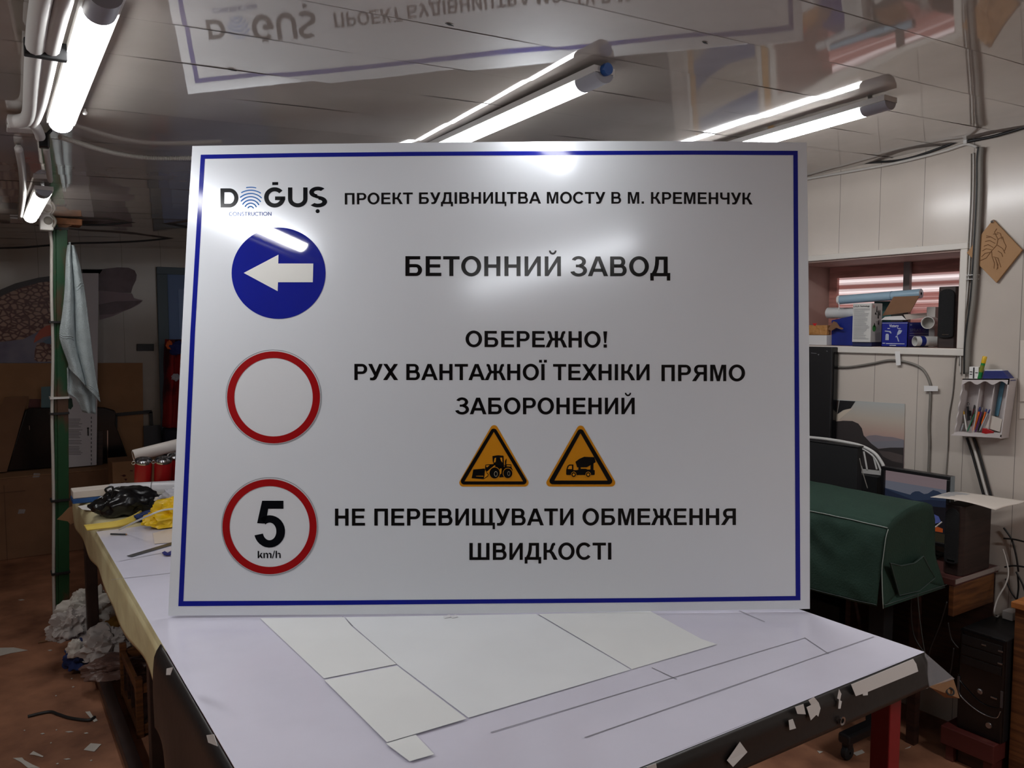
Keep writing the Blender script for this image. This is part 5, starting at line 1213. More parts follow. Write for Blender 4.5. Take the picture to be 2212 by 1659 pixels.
# ------------------------------------------------------------------ left side: pole, towel, conduits, cables
def pole():
    b = PZ(136, 1325, 0); bx_, by_ = b[0], b[1]; Y = by_; top = PY(130, 462, by_-.14)
    t = thing('support_pole', (bx_, by_, 0), 'rust spotted green steel pole left of the table with a white cable tied along it', 'pole')
    A = Vector((bx_, by_, 0)); zt = zceil(top[0], top[1])-.004; T = Vector((top[0], top[1], top[2])); T = A+(T-A)*((zt-.03)/(T.z)); d = T-A
    w_ = .034
    def bar(xo, wd, dp, m, nm, z0=0.0, z1=1.0, yo=0):
        p = A+d*z0+Vector((xo, yo, 0)); q = A+d*z1+Vector((xo, yo, 0)); mb = MB()
        c = [Vector((-wd, -dp, 0)), Vector((wd, -dp, 0)), Vector((wd, dp, 0)), Vector((-wd, dp, 0))]
        mb.add([p+v for v in c]+[q+v for v in c], [(0, 1, 2, 3), (4, 5, 6, 7), (0, 1, 5, 4), (1, 2, 6, 5), (2, 3, 7, 6), (3, 0, 4, 7)])
        return mb.build(nm, m, t, bevel=.002)
    bar(.004, .024, w_*.8, M['green_paint'], 'pole_body'); bar(-.026, .006, w_*.6, M['green_paint'], 'pole_flange'); bar(-.016, .0045, w_*.5, mat('dark green groove', rgb(14, 40, 24), .6), 'pole_groove')
    MB().box((T.x-.07, T.y-.05, zt-.03), (T.x+.09, T.y+.07, zt)).build('ceiling_bracket', M['rust'], t, bevel=.003)
    pl = MB(); c = T+Vector((.03, 0, -.0)); pl.slab([c+Vector((-.035, -.03, -.03)), c+Vector((.07, -.03, .03)), c+Vector((.0, -.03, .03)), c+Vector((-.045, -.03, -.0))], (0, .008, 0)); pl.build('gusset', M['rust'], t)
    # white cable along the left edge and its ties
    pts = [A+d*k+Vector((-.040+.008*noise.noise(Vector((k*5, 1, 1))), -.020, 0)) for k in [i/24 for i in range(25)]]
    pts[-1] += Vector((-.01, 0, 0))
    MB().tube(smooth_path(pts, 4), .0075, 8).build('pole_cable', M['cable_white'], t, smooth=True)
    for y, m in ((483, M['rubber']), (686, M['rubber']), (850, M['white_plastic']), (884, M['rubber']), (1075, M['rubber']), (1237, M['rubber'])):
        P = PY(132, y, by_-.05); k = (P[2])/zt; c = A+d*min(k, .99)
        MB().box(c+Vector((-.052, -.040, -.005)), c+Vector((.031, .034, .005))).build('cable_tie', m, t)
    # band of tape scraps half way down
    P = Vector(PY(150, 872, by_-.04)); MB().slab([P+Vector(q) for q in ((-.012, 0, .03), (.012, 0, .026), (.016, 0, -.014), (.004, 0, -.03), (-.012, 0, -.02))], (0, .003, 0)).build('green_tape', mat('green tape', rgb(24, 70, 46), .4), t)
    # towel on a hook
    Yt = by_-.185
    def TP(x, y, dy=0): return Vector(PY(x, y, Yt+dy))
    tw = thing('towel', TP(152, 530), 'grey towel hanging from the green pole', 'towel')
    L = [(147, 529), (143, 560), (141, 610), (138, 650), (133, 690), (128, 722), (133, 745), (146, 780), (150, 796)]
    Rr = [(160, 531), (167, 555), (176, 595), (184, 640), (190, 690), (197, 745), (203, 790), (210, 835), (216, 868)]
    Lp = smooth_path([TP(*p) for p in L], 5); Rp = smooth_path([TP(*p) for p in Rr], 5); n = len(Lp)-1
    def fn(u, v):
        k = v*n; i = min(int(k), n-1); f = k-i; a = Lp[i].lerp(Lp[i+1], f); b_ = Rp[i].lerp(Rp[i+1], f); p = a.lerp(b_, u)
        p.y += -.030*math.exp(-((u-.22)/.2)**2)+.030*math.exp(-((u-.46-.1*v)/.06)**2)-.022*math.exp(-((u-.75)/.22)**2)+.006*noise.noise(p*14)
        return p
    mb = MB(); mb.grid(fn, 40, 60); mb.build('front_fold', M['towel'], tw, smooth=True, solid=.006)
    # hemmed border bands
    for v0, ul, ur in ((.62, .0, .42), (.30, .45, 1.0), (.93, .3, 1.0)):
        hb = MB()
        for s_ in (0, .018): hb.tube([fn(ul+(ur-ul)*k/12, v0+s_+.01*sin(k*.5))+Vector((0, -.004, 0)) for k in range(13)], .0022, 5)
        hb.build('border_band', M['towel'], tw, smooth=True)
    L2 = [(146, 795), (147, 830), (148, 850), (165, 862), (180, 890)]; R2 = [(168, 770), (185, 800), (196, 830), (205, 850), (207, 895)]
    La = smooth_path([TP(*p, .05) for p in L2], 4); Ra = smooth_path([TP(*p, .05) for p in R2], 4); m_ = len(La)-1
    def fb(u, v):
        k = v*m_; i = min(int(k), m_-1); f = k-i; p = La[i].lerp(La[i+1], f).lerp(Ra[i].lerp(Ra[i+1], f), u); p.y += .02*sin(u*7+v*2); return p
    mb = MB(); mb.grid(fb, 20, 20); mb.build('back_fold', M['towel'], tw, smooth=True, solid=.006)
    MB().tube([TP(152, 535, .0), TP(151, 524, .0), TP(148, 527, .05)], .0035, 6).build('hanging_loop', M['towel'], tw, smooth=True)
    # white junction box and plugs at the pole top
    P = PC(101, 478, .02); jb = thing('junction_box', P, 'white socket box at the top of the green pole beside the far lamp', 'junction box')
    c = Vector(PY(103, 478, T.y-.09)); MB().box(c+Vector((-.035, -.03, -.045)), c+Vector((.022, .03, .045))).build('box_body', M['white_plastic'], jb, bevel=.006)
    MB().lathe([(.0001, .006), (.016, .006), (.019, 0)], c+Vector((0, -.03, 0)), ax=(0, -1, 0), n=20).build('socket_ring', M['cable_grey'], jb, smooth=True)
    MB().tube(smooth_path([c+Vector((.012, -.034, .03)), c+Vector((.03, -.04, .0)), c+Vector((.02, -.04, -.03))], 6), .006, 8).build('cable_stub', M['cable_grey'], jb, smooth=True)
    for i, (pts, lb) in enumerate((([(142, 483), (220, 486), (300, 478), (340, 479), (420, 494)], 'thin black cable strung from the pole top to the right, upper one'), ([(-10, 536), (60, 534), (150, 526), (230, 524), (300, 521), (370, 514), (420, 504)], 'sagging black cable below the ceiling at the back, lower one'))):
        cable('black_cable', [PY(x, y, T.y+(.1 if i == 0 else .9)) for x, y in pts], .006, M['rubber'], lb)
    cable('grey_cable', [PY(x, y, T.y+.3) for x, y in ((340, 478), (375, 482), (420, 488))], .004, M['cable_grey'], 'thin pale cable beside the upper black cable near the sign', 'cable')
pole()
def conduits():
    def CP(x, y, off=.022): return PC(x, y, off)
    cable('conduit', [CP(*p) for p in ((100, -60), (89, 0), (80, 60), (74, 125), (70, 180), (66, 235), (58, 256), (40, 262), (20, 262))], .0165, M['white_plastic'], 'thick white conduit along the ceiling at upper left, left one', 'conduit', n=8, seg=12)
    cable('conduit', [CP(*p) for p in ((158, -60), (138, 0), (122, 60), (110, 110), (100, 160), (88, 215), (76, 250), (68, 264))], .0145, M['white_plastic'], 'white conduit along the ceiling at upper left, nearer the lamp', 'conduit', n=8, seg=12)
    cable('conduit', [CP(*p) for p in ((64, 262), (76, 272), (84, 286), (87, 296))], .0125, M['white_plastic'], 'short bent white conduit end below the two ceiling conduits', 'conduit', seg=12)
    P = CP(92, 112, .028); tag(MB().box(P+(-.03, -.008, -.012), P+(.04, .008, .02)).build('conduit_clip', M['matte_black'], bevel=.002), 'dark clip holding the two white conduits together', 'clip')
    a = PC(48, 283, .0); t = thing('cover_plate', a, 'flat white cover plate on the ceiling below the conduits', 'cover plate')
    q = [Vector(PC(*p, .012)) for p in ((15, 276), (76, 280), (74, 289), (14, 286))]
    MB().slab(q, (0, 0, .010)).build('plate', M['white_plastic'], t, bevel=.002)
    P = Vector(PC(97, 304, .03)); t = thing('cable_clamp', P, 'small black clamp at the far end of the big left lamp', 'clamp')
    MB().box(P+Vector((-.014, -.012, -.02)), P+Vector((.010, .012, .02))).build('clamp_body', M['gloss_black'], t, bevel=.004)
    MB().tube([P+Vector((.006, 0, .018)), P+Vector((.016, .0, .03))], .004, 8).build('clamp_arm', M['matte_black'], t)
    cable('white_cable', [PC(*p, .012) for p in ((99, 318), (101, 335), (104, 352), (106, 372), (109, 390))], .009, M['cable_white'], 'taped white cable stub leading from the black clamp towards the pole', 'cable')
    cable('white_cable', [PC(*p, .015) for p in ((40, 320), (48, 370), (50, 420), (47, 450), (44, 472))], .011, M['white_plastic'], 'white conduit far back on the ceiling left of the small lamp', 'conduit')
    a = [Vector(PC(*p, .01)) for p in ((22, 472), (50, 474), (50, 482), (22, 482))]
    tag(MB().slab(a, (0, 0, .008)).build('cover_plate', M['white_plastic']), 'small white ceiling plate at the end of the far conduit', 'cover plate')
    # corrugated hose from the big lamp towards the sign
    pts = smooth_path([PC(x, y, .022) for x, y in ((130, 296), (165, 307), (210, 321), (260, 333), (310, 340), (360, 342), (420, 341), (480, 338))], 60)
    n_ = len(pts); mb = MB(); mb.tube(pts, lambda u: .0058+.0016*sin(u*n_*1.57), 8)
    tag(mb.build('corrugated_hose', mat('pale corrugated hose', rgb(170, 166, 158), .5), smooth=True), 'thin pale corrugated hose running from the left lamp behind the sign', 'hose')
    P = Vector(PC(183, 241, .012)); tag(MB().lathe([(.0001, 0), (.004, .001), (.006, .006), (.003, .010), (.003, .014)], P+Vector((0, 0, -.008)), n=10).build('ceiling_hook', M['white_plastic'], smooth=True), 'tiny white hook on the ceiling right of the big left lamp', 'hook')
    for i, (x, y) in enumerate(((970, 53), (1522, 92), (500, 151))):
        P = Vector(PC(x, y, .001)); tag(MB().slab([P+Vector(v) for v in ((-.010, -.002, 0), (.0, -.004, 0), (.011, .001, 0), (.002, .003, 0))], (0, 0, -.0008)).build('ceiling_mark', M['matte_black']), ('small dark fleck on the ceiling above the sign middle', 'dark fleck on the ceiling between the two right lamps', 'tiny dark fleck on the ceiling in the sign reflection')[i], 'mark')
conduits()

# ------------------------------------------------------------------ back wall: fish mural, cardboard, boards
def backdrop():
    YB = BY-.004
    def Q(x, y, l=0.0): return Vector(PY(x, y, YB-l))
    def K(x, y): return (x/3.607, 400+y/3.607)
    t = thing('fish_mural', Q(150, 785), 'fish cut-out print on the back wall, tail at right and scaled body at left', 'mural')
    m = bpy.data.materials.new('printed fish scales'); m.use_nodes = True; nt = m.node_tree; b = nt.nodes['Principled BSDF']; b.inputs['Roughness'].default_value = .4
    g = nt.nodes.new('ShaderNodeNewGeometry'); mp = nt.nodes.new('ShaderNodeMapping'); mp.inputs['Scale'].default_value = (26, 1, 36); mp.inputs['Rotation'].default_value = (0, .5, 0); nt.links.new(g.outputs['Position'], mp.inputs[0])
    v = nt.nodes.new('ShaderNodeTexVoronoi'); v.feature = 'DISTANCE_TO_EDGE'; v.inputs['Scale'].default_value = 1; nt.links.new(mp.outputs[0], v.inputs['Vector'])
    r = nt.nodes.new('ShaderNodeValToRGB'); e = r.color_ramp.elements; e[0].position = .06; e[1].position = .2; e[0].color = rgb(92, 40, 30); e[1].color = rgb(176, 140, 120)
    nt.links.new(v.outputs['Distance'], r.inputs[0]); nt.links.new(r.outputs[0], b.inputs['Base Color'])
    purple = mat('print purple brown', rgb(104, 80, 88), .4, col2=rgb(84, 58, 64), nscale=6); dark = mat('print dark back', rgb(48, 36, 38), .4); lav = mat('print lavender', rgb(128, 124, 142), .4, col2=rgb(100, 92, 120), nscale=5); org = mat('print orange fin', rgb(186, 72, 34), .4); pk = mat('print pale purple', rgb(136, 112, 120), .4)
    def poly(nm, pts, mm, l): return MB().poly([Q(*K(*p), l) for p in pts]).build(nm, mm, t)
    body = [(-60, 870), (0, 830), (80, 790), (180, 750), (300, 725), (420, 715), (560, 700), (640, 690), (640, 1000), (500, 1060), (400, 1090), (280, 1150), (180, 1200), (60, 1215), (-60, 1225)]
    poly('scaled_body', body, m, 0)
    poly('dark_back', [(-60, 860), (0, 815), (120, 765), (300, 720), (420, 705), (640, 655), (800, 655), (780, 690), (560, 715), (420, 745), (300, 760), (160, 800), (40, 850), (-60, 900)], dark, .001)
    poly('belly', [(-60, 1225), (60, 1215), (180, 1200), (280, 1150), (400, 1100), (640, 1100), (640, 1385), (-60, 1385)], lav, .0005)
    poly('orange_fin', [(262, 1230), (275, 1180), (310, 1130), (360, 1095), (420, 1085), (430, 1140), (400, 1170), (340, 1185)], org, .0015)
    poly('lower_scales', [(268, 1360), (270, 1290), (290, 1230), (340, 1225), (430, 1240), (430, 1375), (290, 1375)], m, .0016)
    poly('blue_fin', [(330, 1220), (400, 1180), (430, 1180), (430, 1240), (360, 1235)], mat('print slate blue', rgb(88, 112, 136), .4), .0017)
    poly('upper_tail', [(640, 655), (760, 660), (830, 650), (920, 640), (1000, 643), (1050, 665), (1066, 700), (1060, 740), (1035, 790), (1020, 840), (780, 830), (700, 800), (660, 720)], purple, .001)
    poly('lower_tail', [(770, 820), (1030, 845), (1045, 880), (1112, 898), (1090, 925), (1020, 960), (960, 985), (880, 1020), (775, 1052)], pk, .0012)
    poly('tail_shadow', [(770, 930), (900, 905), (1060, 900), (1112, 900), (1020, 960), (880, 1005), (775, 1010)], purple, .002)
    # pale text board standing in front
    Y6 = 6.0
    def B6(x, y, l=0): return Vector(PY(x, y, Y6-l))
    zb = B6(178, 1012).z
    q = [B6(146, 590), B6(213, 590), B6(209, 1012), B6(145, 1015)]
    for p in q[2:]: p.z = max(p.z, PY(60, 1023, 5.9)[2]+.002)
    t2 = thing('notice_board', q[3], 'tall pale board with small printed text standing on the cardboard boxes', 'board')
    MB().slab(q, (0, .012, 0)).build('board', mat('pale grey board', rgb(205, 203, 208), .5), t2, bevel=.001)
    tx = MB(); rr = random.Random(9)
    for k in range(24):
        if k in (6, 13, 17): continue
        y = 905+k*3.3; x1 = 178+rr.uniform(-8, 1); tx.poly([B6(147, y, .001), B6(x1, y, .001), B6(x1, y+1.1, .001), B6(147, y+1.1, .001)])
    for k in range(12):
        y = 900+k*9; tx.poly([B6(196, y, .001), B6(198.5, y, .001), B6(198.5, y+5, .001), B6(196, y+5, .001)])
    tx.build('printed_text', mat('faint print', rgb(112, 110, 116), .6), t2)
    kx = MB(); kx.lathe([(.0001, 0), (.006, .0), (.006, .004), (.0001, .004)], B6(190, 925, .006), ax=(0, -1, 0), n=10); kx.box(B6(190, 925, .008)+Vector((-.003, 0, -.05)), B6(190, 925, .002)+Vector((.003, 0, 0)))
    kx.build('key_hook', M['ink'], t2)
    # black tapering thing behind the board
    Yk = 6.04
    def BK(x, y): return Vector(PY(x, y, Yk))
    C3 = lambda x, y: (x/3.607, 780+y/3.607)
    pts = [C3(*p) for p in ((52, 875), (200, 385), (225, 365), (420, 362), (620, 355), (820, 362), (895, 385), (905, 410), (900, 490), (1008, 800), (870, 840))]
    zlid = Vector(PY(60, 1023, 5.9)).z+.002; q = [BK(*p) for p in pts]; q[-1].z = q[0].z
    for p in q: p.z = max(p.z, zlid+.003)
    t3 = thing('black_hood', BK(140, 1020), 'glossy black tapered hood standing behind the pale text board', 'hood')
    MB().slab(q, (0, .07, 0)).build('hood_shell', M['gloss_black'], t3, bevel=.006)
    for xa, ya, xb, yb in ((228, 502, 230, 535), (838, 540, 838, 755)):  # bright strips added to stand for reflections in the gloss black
        MB().slab([BK(*C3(xa-3, ya))+Vector((0, -.003, 0)), BK(*C3(xa+3, ya))+Vector((0, -.003, 0)), BK(*C3(xb+3, yb))+Vector((0, -.003, 0)), BK(*C3(xb-3, yb))+Vector((0, -.003, 0))], (0, .002, 0)).build('glint_strip', M['chrome'], t3)
    MB().slab([BK(*C3(*p))+Vector((0, -.004, 0)) for p in ((758, 545), (800, 545), (800, 822), (756, 822))], (0, .003, 0)).build('wood_strip', M['wood_dark'], t3)
    # cardboard sheets
    Yc = 6.125
    def BC(x, y, Y=Yc): return Vector(PY(x, y, Y))
    q = [BC(-40, 785), BC(308, 784), BC(311, 1010), BC(-40, 1020)]
    tag(MB().slab(q, (0, .008, 0)).build('cardboard_sheet', M['card']), 'large cardboard sheet against the back wall below the fish mural', 'cardboard')
    q = [BC(10, 858, 6.09), BC(62, 856, 6.09), BC(15, 1024, 6.02), BC(-50, 1024, 6.02)]
    for p in q: p.z = max(p.z, zlid+.003)
    tag(MB().slab(q, (0, .008, 0)).build('cardboard_sheet', M['card_dark']), 'narrow brown cardboard sheet leaning at the far left of the back wall', 'cardboard')
    q = [BC(64, 862, 6.115), BC(88, 862, 6.115), BC(86, 882, 6.115), BC(58, 890, 6.115)]
    tag(MB().slab(q, (0, .004, 0)).build('red_board', mat('dull red board', rgb(92, 40, 36), .6)), 'dull red board corner above the left end of the black hood', 'board')
    q = [BC(89, 836, 6.06), BC(116, 834, 6.06), BC(116, 882, 6.06), BC(89, 880, 6.06)]
    tag(MB().slab(q, (0, .004, 0)).build('blue_card', mat('dull teal card', rgb(84, 112, 118), .6)), 'small dull teal card left of the green pole above the black hood', 'card')
    # thin dark frame and grey panel at right
    t4 = thing('picture_frame', BC(290, 1010, 6.1), 'thin dark empty frame leaning on the cardboard at the right', 'frame')
    fr = MB(); Yf = 6.112
    for a, b_ in (((251, 896), (328, 889)), ((326, 889), (331, 1000)), ((250, 896), (250, 1005))):
        A, B_ = BC(*a, Yf), BC(*b_, Yf); d = (B_-A).normalized(); n_ = Vector((-d.z, 0, d.x))*.011; fr.slab([A-n_, B_-n_, B_+n_, A+n_], (0, .010, 0))
    fr.build('frame_bars', M['black'], t4)
    q = [BC(310, 920, 6.098), BC(346, 918, 6.098), BC(352, 975, 6.098), BC(311, 980, 6.098)]
    tag(MB().slab(q, (0, .006, 0)).build('grey_sheet', mat('dark grey panel', rgb(60, 60, 64), .5)), 'dark grey panel leaning by the blue door frame', 'panel')
    p = Q(313, 750, .002); q_ = [Q(295, 743), Q(332, 743), Q(332, 758), Q(295, 758)]
    tag(MB().slab(q_, (0, -.012, 0)).build('wall_box', M['black'], bevel=.002), 'small flat black box on the back wall left of the blue door', 'box')
    # long boxes along the foot of the wall
    y0, y1 = 5.90, 6.12
    zt = Vector(PY(60, 1023, y0)).z; x1 = PY(286, 1060, y0)[0]
    t5 = thing('long_carton', ((x1-.3)/2, (y0+y1)/2, 0), 'long brown cardboard box on the floor along the back wall', 'box')
    MB().box((-.55, y0, 0), (x1, y1, zt-.018)).build('box_body', M['card_dark'], t5, bevel=.006)
    MB().slab([Vector((-.55, y0-.004, zt-.018)), Vector((x1, y0-.004, zt-.018)), Vector((x1, y1, zt-.004)), Vector((-.55, y1, zt-.004))], (0, 0, .004)).build('lid_flap', M['card'], t5)
    MB().box((-.55, y0-.003, zt-.11), (.215, y0-.001, zt-.105)).build('lid_seam', M['card_side'], t5)
    MB().box((.10, y0-.002, 0), (.104, y0-.0005, zt-.06)).build('edge_fold', M['card_side'], t5)
    for px_, py_ in ((78, 1027), (46, 1105)):
        p = Vector(PY(px_, py_, y0-.003)); MB().slab([p+Vector(v_) for v_ in ((-.02, 0, -.012), (.016, 0, -.014), (.024, 0, .010), (-.012, 0, .016))], (0, .001, 0)).build('tape_piece', M['clear'], t5)
    # upright carton with handling marks behind the table end
    ym = 5.6; a = Vector(PY(242, 999, ym)); b_ = Vector(PY(306, 994, ym))
    t6 = thing('marked_carton', ((a.x+b_.x)/2, ym+.1, 0), 'brown carton with dark red handling marks behind the far end of the table', 'box')
    MB().box((a.x, ym, 0), (b_.x+.1, ym+.22, a.z)).build('box_body', M['card'], t6, bevel=.004)
    mk = MB()
    def MP(x, y): return Vector(PY(x, y, ym-.0015))
    mk.poly([MP(268+4*cos(k*pi/6), 1027.5+2.4*sin(k*pi/6)) for k in range(12)]); mk.poly([MP(*p) for p in ((259, 1027.5), (266, 1026.5), (266, 1028.5))])
    mk.poly([MP(*p) for p in ((268, 1034), (275, 1034), (272, 1039.5))]); mk.poly([MP(*p) for p in ((262, 1042), (278, 1042), (278, 1043.5), (262, 1043.5))]); mk.poly([MP(*p) for p in ((262, 1043.5), (263.5, 1043.5), (263.5, 1047), (262, 1047))]); mk.poly([MP(*p) for p in ((276, 1043.5), (277.5, 1043.5), (277.5, 1047), (276, 1047))]); mk.poly([MP(*p) for p in ((281, 1016), (287, 1016), (287, 1018), (281, 1018))])
    mk.build('handling_marks', mat('dark red print', rgb(74, 24, 22), .7), t6)
    # jacket hanging in front of the door
    Yj = 5.98
    def JP(x, y, d=0): return Vector(PY(x, y, Yj+d))
    tj = thing('hanging_jacket', JP(372, 738), 'red and blue jacket hanging by the blue door, half hidden by the sign', 'jacket')
    def jac(u, v):
        xl = 357+8*sin(v*2.2)*0-4*v; xr = 398+6*v
        p = JP(xl+(xr-xl)*u, 733+v*190); p.y += -.05*sin(pi*u)+.025*sin(u*15+v*2)+.03*noise.noise(p*7); return p
    mb = MB(); mb.grid(jac, 30, 40); mb.build('jacket_body', mat('red cloth', rgb(150, 26, 26), .8, col2=rgb(70, 18, 34), nscale=5, ramp=(.45, .6)), tj, smooth=True, solid=.008)
    crumple('jacket_hood', JP(383, 752, -.07), (.06, .035, .05), 3, mat('blue cloth', rgb(34, 44, 110), .8), parent=tj, flat=False)
    crumple('orange_piece', JP(366, 745, -.08), (.022, .012, .03), 8, mat('orange trim', rgb(214, 96, 40), .6), parent=tj, flat=False)
    crumple('white_patch', JP(380, 815, -.07), (.03, .01, .025), 5, mat('pale cloth patch', rgb(170, 170, 180), .7), parent=tj, flat=False)
    dk = MB(); q = [JP(352, 920, .02), JP(402, 920, .02), JP(402, 975, .02), JP(356, 985, .02)]
    q[2].z = q[3].z = max(.0, 0)
    tb = thing('dark_bag', Vector((q[0].x, Yj+.05, 0)), 'dark navy bundle standing under the hanging jacket', 'bundle')
    MB().box((q[0].x, Yj+.0, 0), (q[1].x+.1, Yj+.1, q[0].z-.01)).build('bundle_body', mat('navy black fabric', rgb(24, 26, 42), .8), tb, bevel=.03)
backdrop()

# ------------------------------------------------------------------ things on the far end of the table
ZT = TZ+.0022
def table_things():
    # rolls
    p0 = PZ(280, 1003, TZ+.125); p1 = PZ(420, 958, TZ+.125)
    # red tins (stand at the far end of the table)
    rt = thing('red_tin', PZ(309, 1050, ZT), 'red tin with a shiny open rim, left one at the far end of the table', 'tin', 'red tins on the table'); rt.rotation_euler = (radians(20), 0, 0)
    c = Vector(PZ(309, 1048, ZT)); H = Vector(PY(309, 995, c.y)).z-ZT; r = .036
    rt.location = c+Vector((0, 0, .0135)); rt['_base'] = tuple(c)
    MB().lathe([(.0001, .001), (r-.002, 0), (r, .004), (r, H-.008), (r-.001, H-.006)], c, n=32).build('tin_body', M['red_tin'], rt, smooth=True, auto=50)
    MB().lathe([(r-.001, H-.008), (r+.0018, H-.006), (r+.0018, H), (r-.004, H+.001), (r-.006, H-.006), (r-.007, H-.02), (.0001, H-.022)], c, n=32).build('rim', M['chrome'], rt, smooth=True, auto=50)
    rg = MB(); rg.tube([c+Vector((-(r+.006)+.007*cos(k*pi/8), -.008, H-.004+.008*sin(k*pi/8))) for k in range(17)], .0022, 6, cap=False); rg.build('ring_pull', M['chrome'], rt, smooth=True)
    for (x, y), lb in (((351, 1046), 'red tin with a shiny open rim, second from the left'), ((378, 1036), 'red tin half hidden by the sign, rightmost of the three')):
        d = Vector(PZ(x, y, ZT))-c; q = copy_tree(rt, d); q['label'] = lb
    # roll leaning on the tins
    d = Vector(PZ(420, 1030, ZT))-c
    a = Vector(PY(288, 985, c.y+.085)); b_ = Vector(PY(420, 952, c.y+.10))
    t = thing('paper_roll', a, 'white paper roll lying behind and above the red tins', 'paper roll')
    L = (b_-a).length; MB().lathe([(.018, .004), (.026, .0), (.028, .002), (.028, L), (.018, L)], a, ax=b_-a, n=28).build('roll', mat('white roll paper', rgb(212, 206, 202), .45), t, smooth=True, auto=50)
    MB().lathe([(.0001, .004), (.018, .004), (.018, .001)], a, ax=b_-a, n=28).build('core_end', M['card_dark'], t)
    # big white roll on the table
    r = .034; a = Vector(PZ(236, 1081, ZT)); b_ = Vector(PZ(470, 1068, ZT)); a.z = b_.z = ZT+r
    t = thing('paper_roll', a, 'large white paper roll lying across the far end of the table', 'paper roll')
    L = (b_-a).length; MB().lathe([(.004, .003), (r-.005, .0), (r, .006), (r, L), (r-.006, L)], a, ax=b_-a, n=32).build('roll', mat('white film roll', rgb(204, 204, 210), .35), t, smooth=True, auto=50)
    k = (Vector(PZ(326, 1076, ZT))-a).length; MB().lathe([(r, k), (r+.0012, k+.001), (r+.0012, k+.003), (r, k+.004)], a, ax=b_-a, n=32).build('seam_line', M['ink_grey'], t, smooth=True)
    # white slab over a blue one
    a = [Vector(PZ(*p, ZT)) for p in ((157, 1089), (290, 1086), (290, 1076), (158, 1080))]
    x0, x1 = a[0].x, a[1].x; y0 = a[0].y; y1 = y0+.09
    tag(MB().box((x0, y0, ZT), (x1, y1, ZT+.019)).build('blue_slab', mat('blue slab', rgb(30, 78, 140), .5), bevel=.002), 'blue slab under the white one at the far left corner of the table', 'slab')
    zt = Vector(PY(158, 1066, y0)).z
    tag(MB().box((x0+.002, y0+.002, ZT+.020), (x1, y1, ZT+.050)).build('white_slab', mat('white foam slab', rgb(216, 206, 198), .6), bevel=.003), 'white foam slab lying on the blue one at the far left corner of the table', 'slab')
    # papers and small dark tool near the corner
    tag(MB().slab([Vector(PZ(*p, ZT+.001)) for p in ((168, 1094), (186, 1091), (218, 1099), (208, 1104), (178, 1101))], (0, 0, .001)).build('paper_sheet', M['paper']), 'white paper scrap by the blue slab at the table corner', 'paper')
    p = Vector(PZ(196, 1097, ZT+.002)); tag(MB().box(p+Vector((-.01, .0, .001)), p+Vector((.035, .03, .010))).build('black_pouch', M['matte_black'], bevel=.006), 'small black pouch on the white scrap at the table corner', 'pouch')
    # black bag
    c = Vector(PZ(258, 1118, ZT)); c += Vector((.03, .06, .038))
    bag = crumple('plastic_bag', c, (.125, .085, .066), 11, mat('black plastic bag', rgb(18, 18, 20), .25), 'crumpled glossy black plastic bag on the far end of the table', 'bag', amp=.25, freq=1.5, fold=.22, sub=5)
    MB().tube(smooth_path([c+Vector((-.06, -.06, .05)), c+Vector((-.075, -.07, .075)), c+Vector((-.05, -.065, .08)), c+Vector((-.055, -.068, .045))], 5), .004, 6).build('bag_handle', M['gloss_black'], bag, smooth=True)
    # dark clutter right of it
    c = Vector(PZ(352, 1094, ZT)); tag(MB().box(c+Vector((-.05, -.005, 0)), c+Vector((.05, .08, .035))).build('black_tray', M['matte_black'], bevel=.006), 'black tray between the black bag and the yellow bag', 'tray')
    c2 = Vector(PZ(340, 1086, ZT+.036)); crumple('crumpled_scrap', c2+Vector((0, -.005, .012)), (.022, .012, .012), 4, M['paper_warm'], 'crumpled pale scrap on the black tray', 'scrap')
    c2 = Vector(PZ(362, 1085, TZ+.06)); crumple('crumpled_film', c2+Vector((.04, .02, .012)), (.065, .04, .04), 6, mat('pale grey film', rgb(190, 190, 198), .3), 'pale crumpled film behind the yellow bag', 'film')
    # yellow foam strip
    top = [(181, 1134), (215, 1130), (255, 1124), (280, 1116), (297, 1107), (305, 1103)]; bot = [(188, 1146), (220, 1142), (258, 1137), (288, 1128), (297, 1122), (309, 1106)]
    A = smooth_path([PZ(*p, ZT+.022) for p in top], 6); B = smooth_path([PZ(*p, ZT+.004) for p in bot], 6); n = len(A)-1
    def fs(u, v):
        k = u*n; i = min(int(k), n-1); f = k-i; p = A[i].lerp(A[i+1], f).lerp(B[i].lerp(B[i+1], f), v); p.y += .004*sin(v*pi); return p
    mb = MB(); mb.grid(fs, 40, 6); tag(mb.build('foam_strip', M['yellow_strip'], smooth=True, solid=.004), 'long yellow foam strip curling around the front of the black bag', 'strip')
    # navy cloth, yellow bag, white stick
    c = Vector(PZ(312, 1128, ZT)); crumple('navy_cloth', c+Vector((.025, .03, .012)), (.06, .035, .022), 21, M['blue_cloth'], 'crumpled navy cloth beside the yellow bag', 'cloth')
    c = Vector(PZ(352, 1143, ZT)); crumple('yellow_bag', c+Vector((.05, .05, .038)), (.10, .06, .062), 31, M['yellow_bag'], 'crumpled yellow plastic bag left of the sign', 'bag', amp=.45, fold=.45, sub=5)
    tag(MB().tube(smooth_path([PZ(258, 1144, ZT+.004), PZ(290, 1128, ZT+.05), PZ(325, 1112, ZT+.085), PZ(352, 1102, ZT+.095), PZ(385, 1098, ZT+.095)], 6), .0032, 6).build('white_rod', M['white_plastic'], smooth=True), 'thin white rod lying over the yellow bag', 'rod')
    # pencil, steel ruler, blue scrap
    t = thing('pencil', PZ(240, 1153, ZT), 'thin dark pencil lying on the table left of the sign', 'pencil')
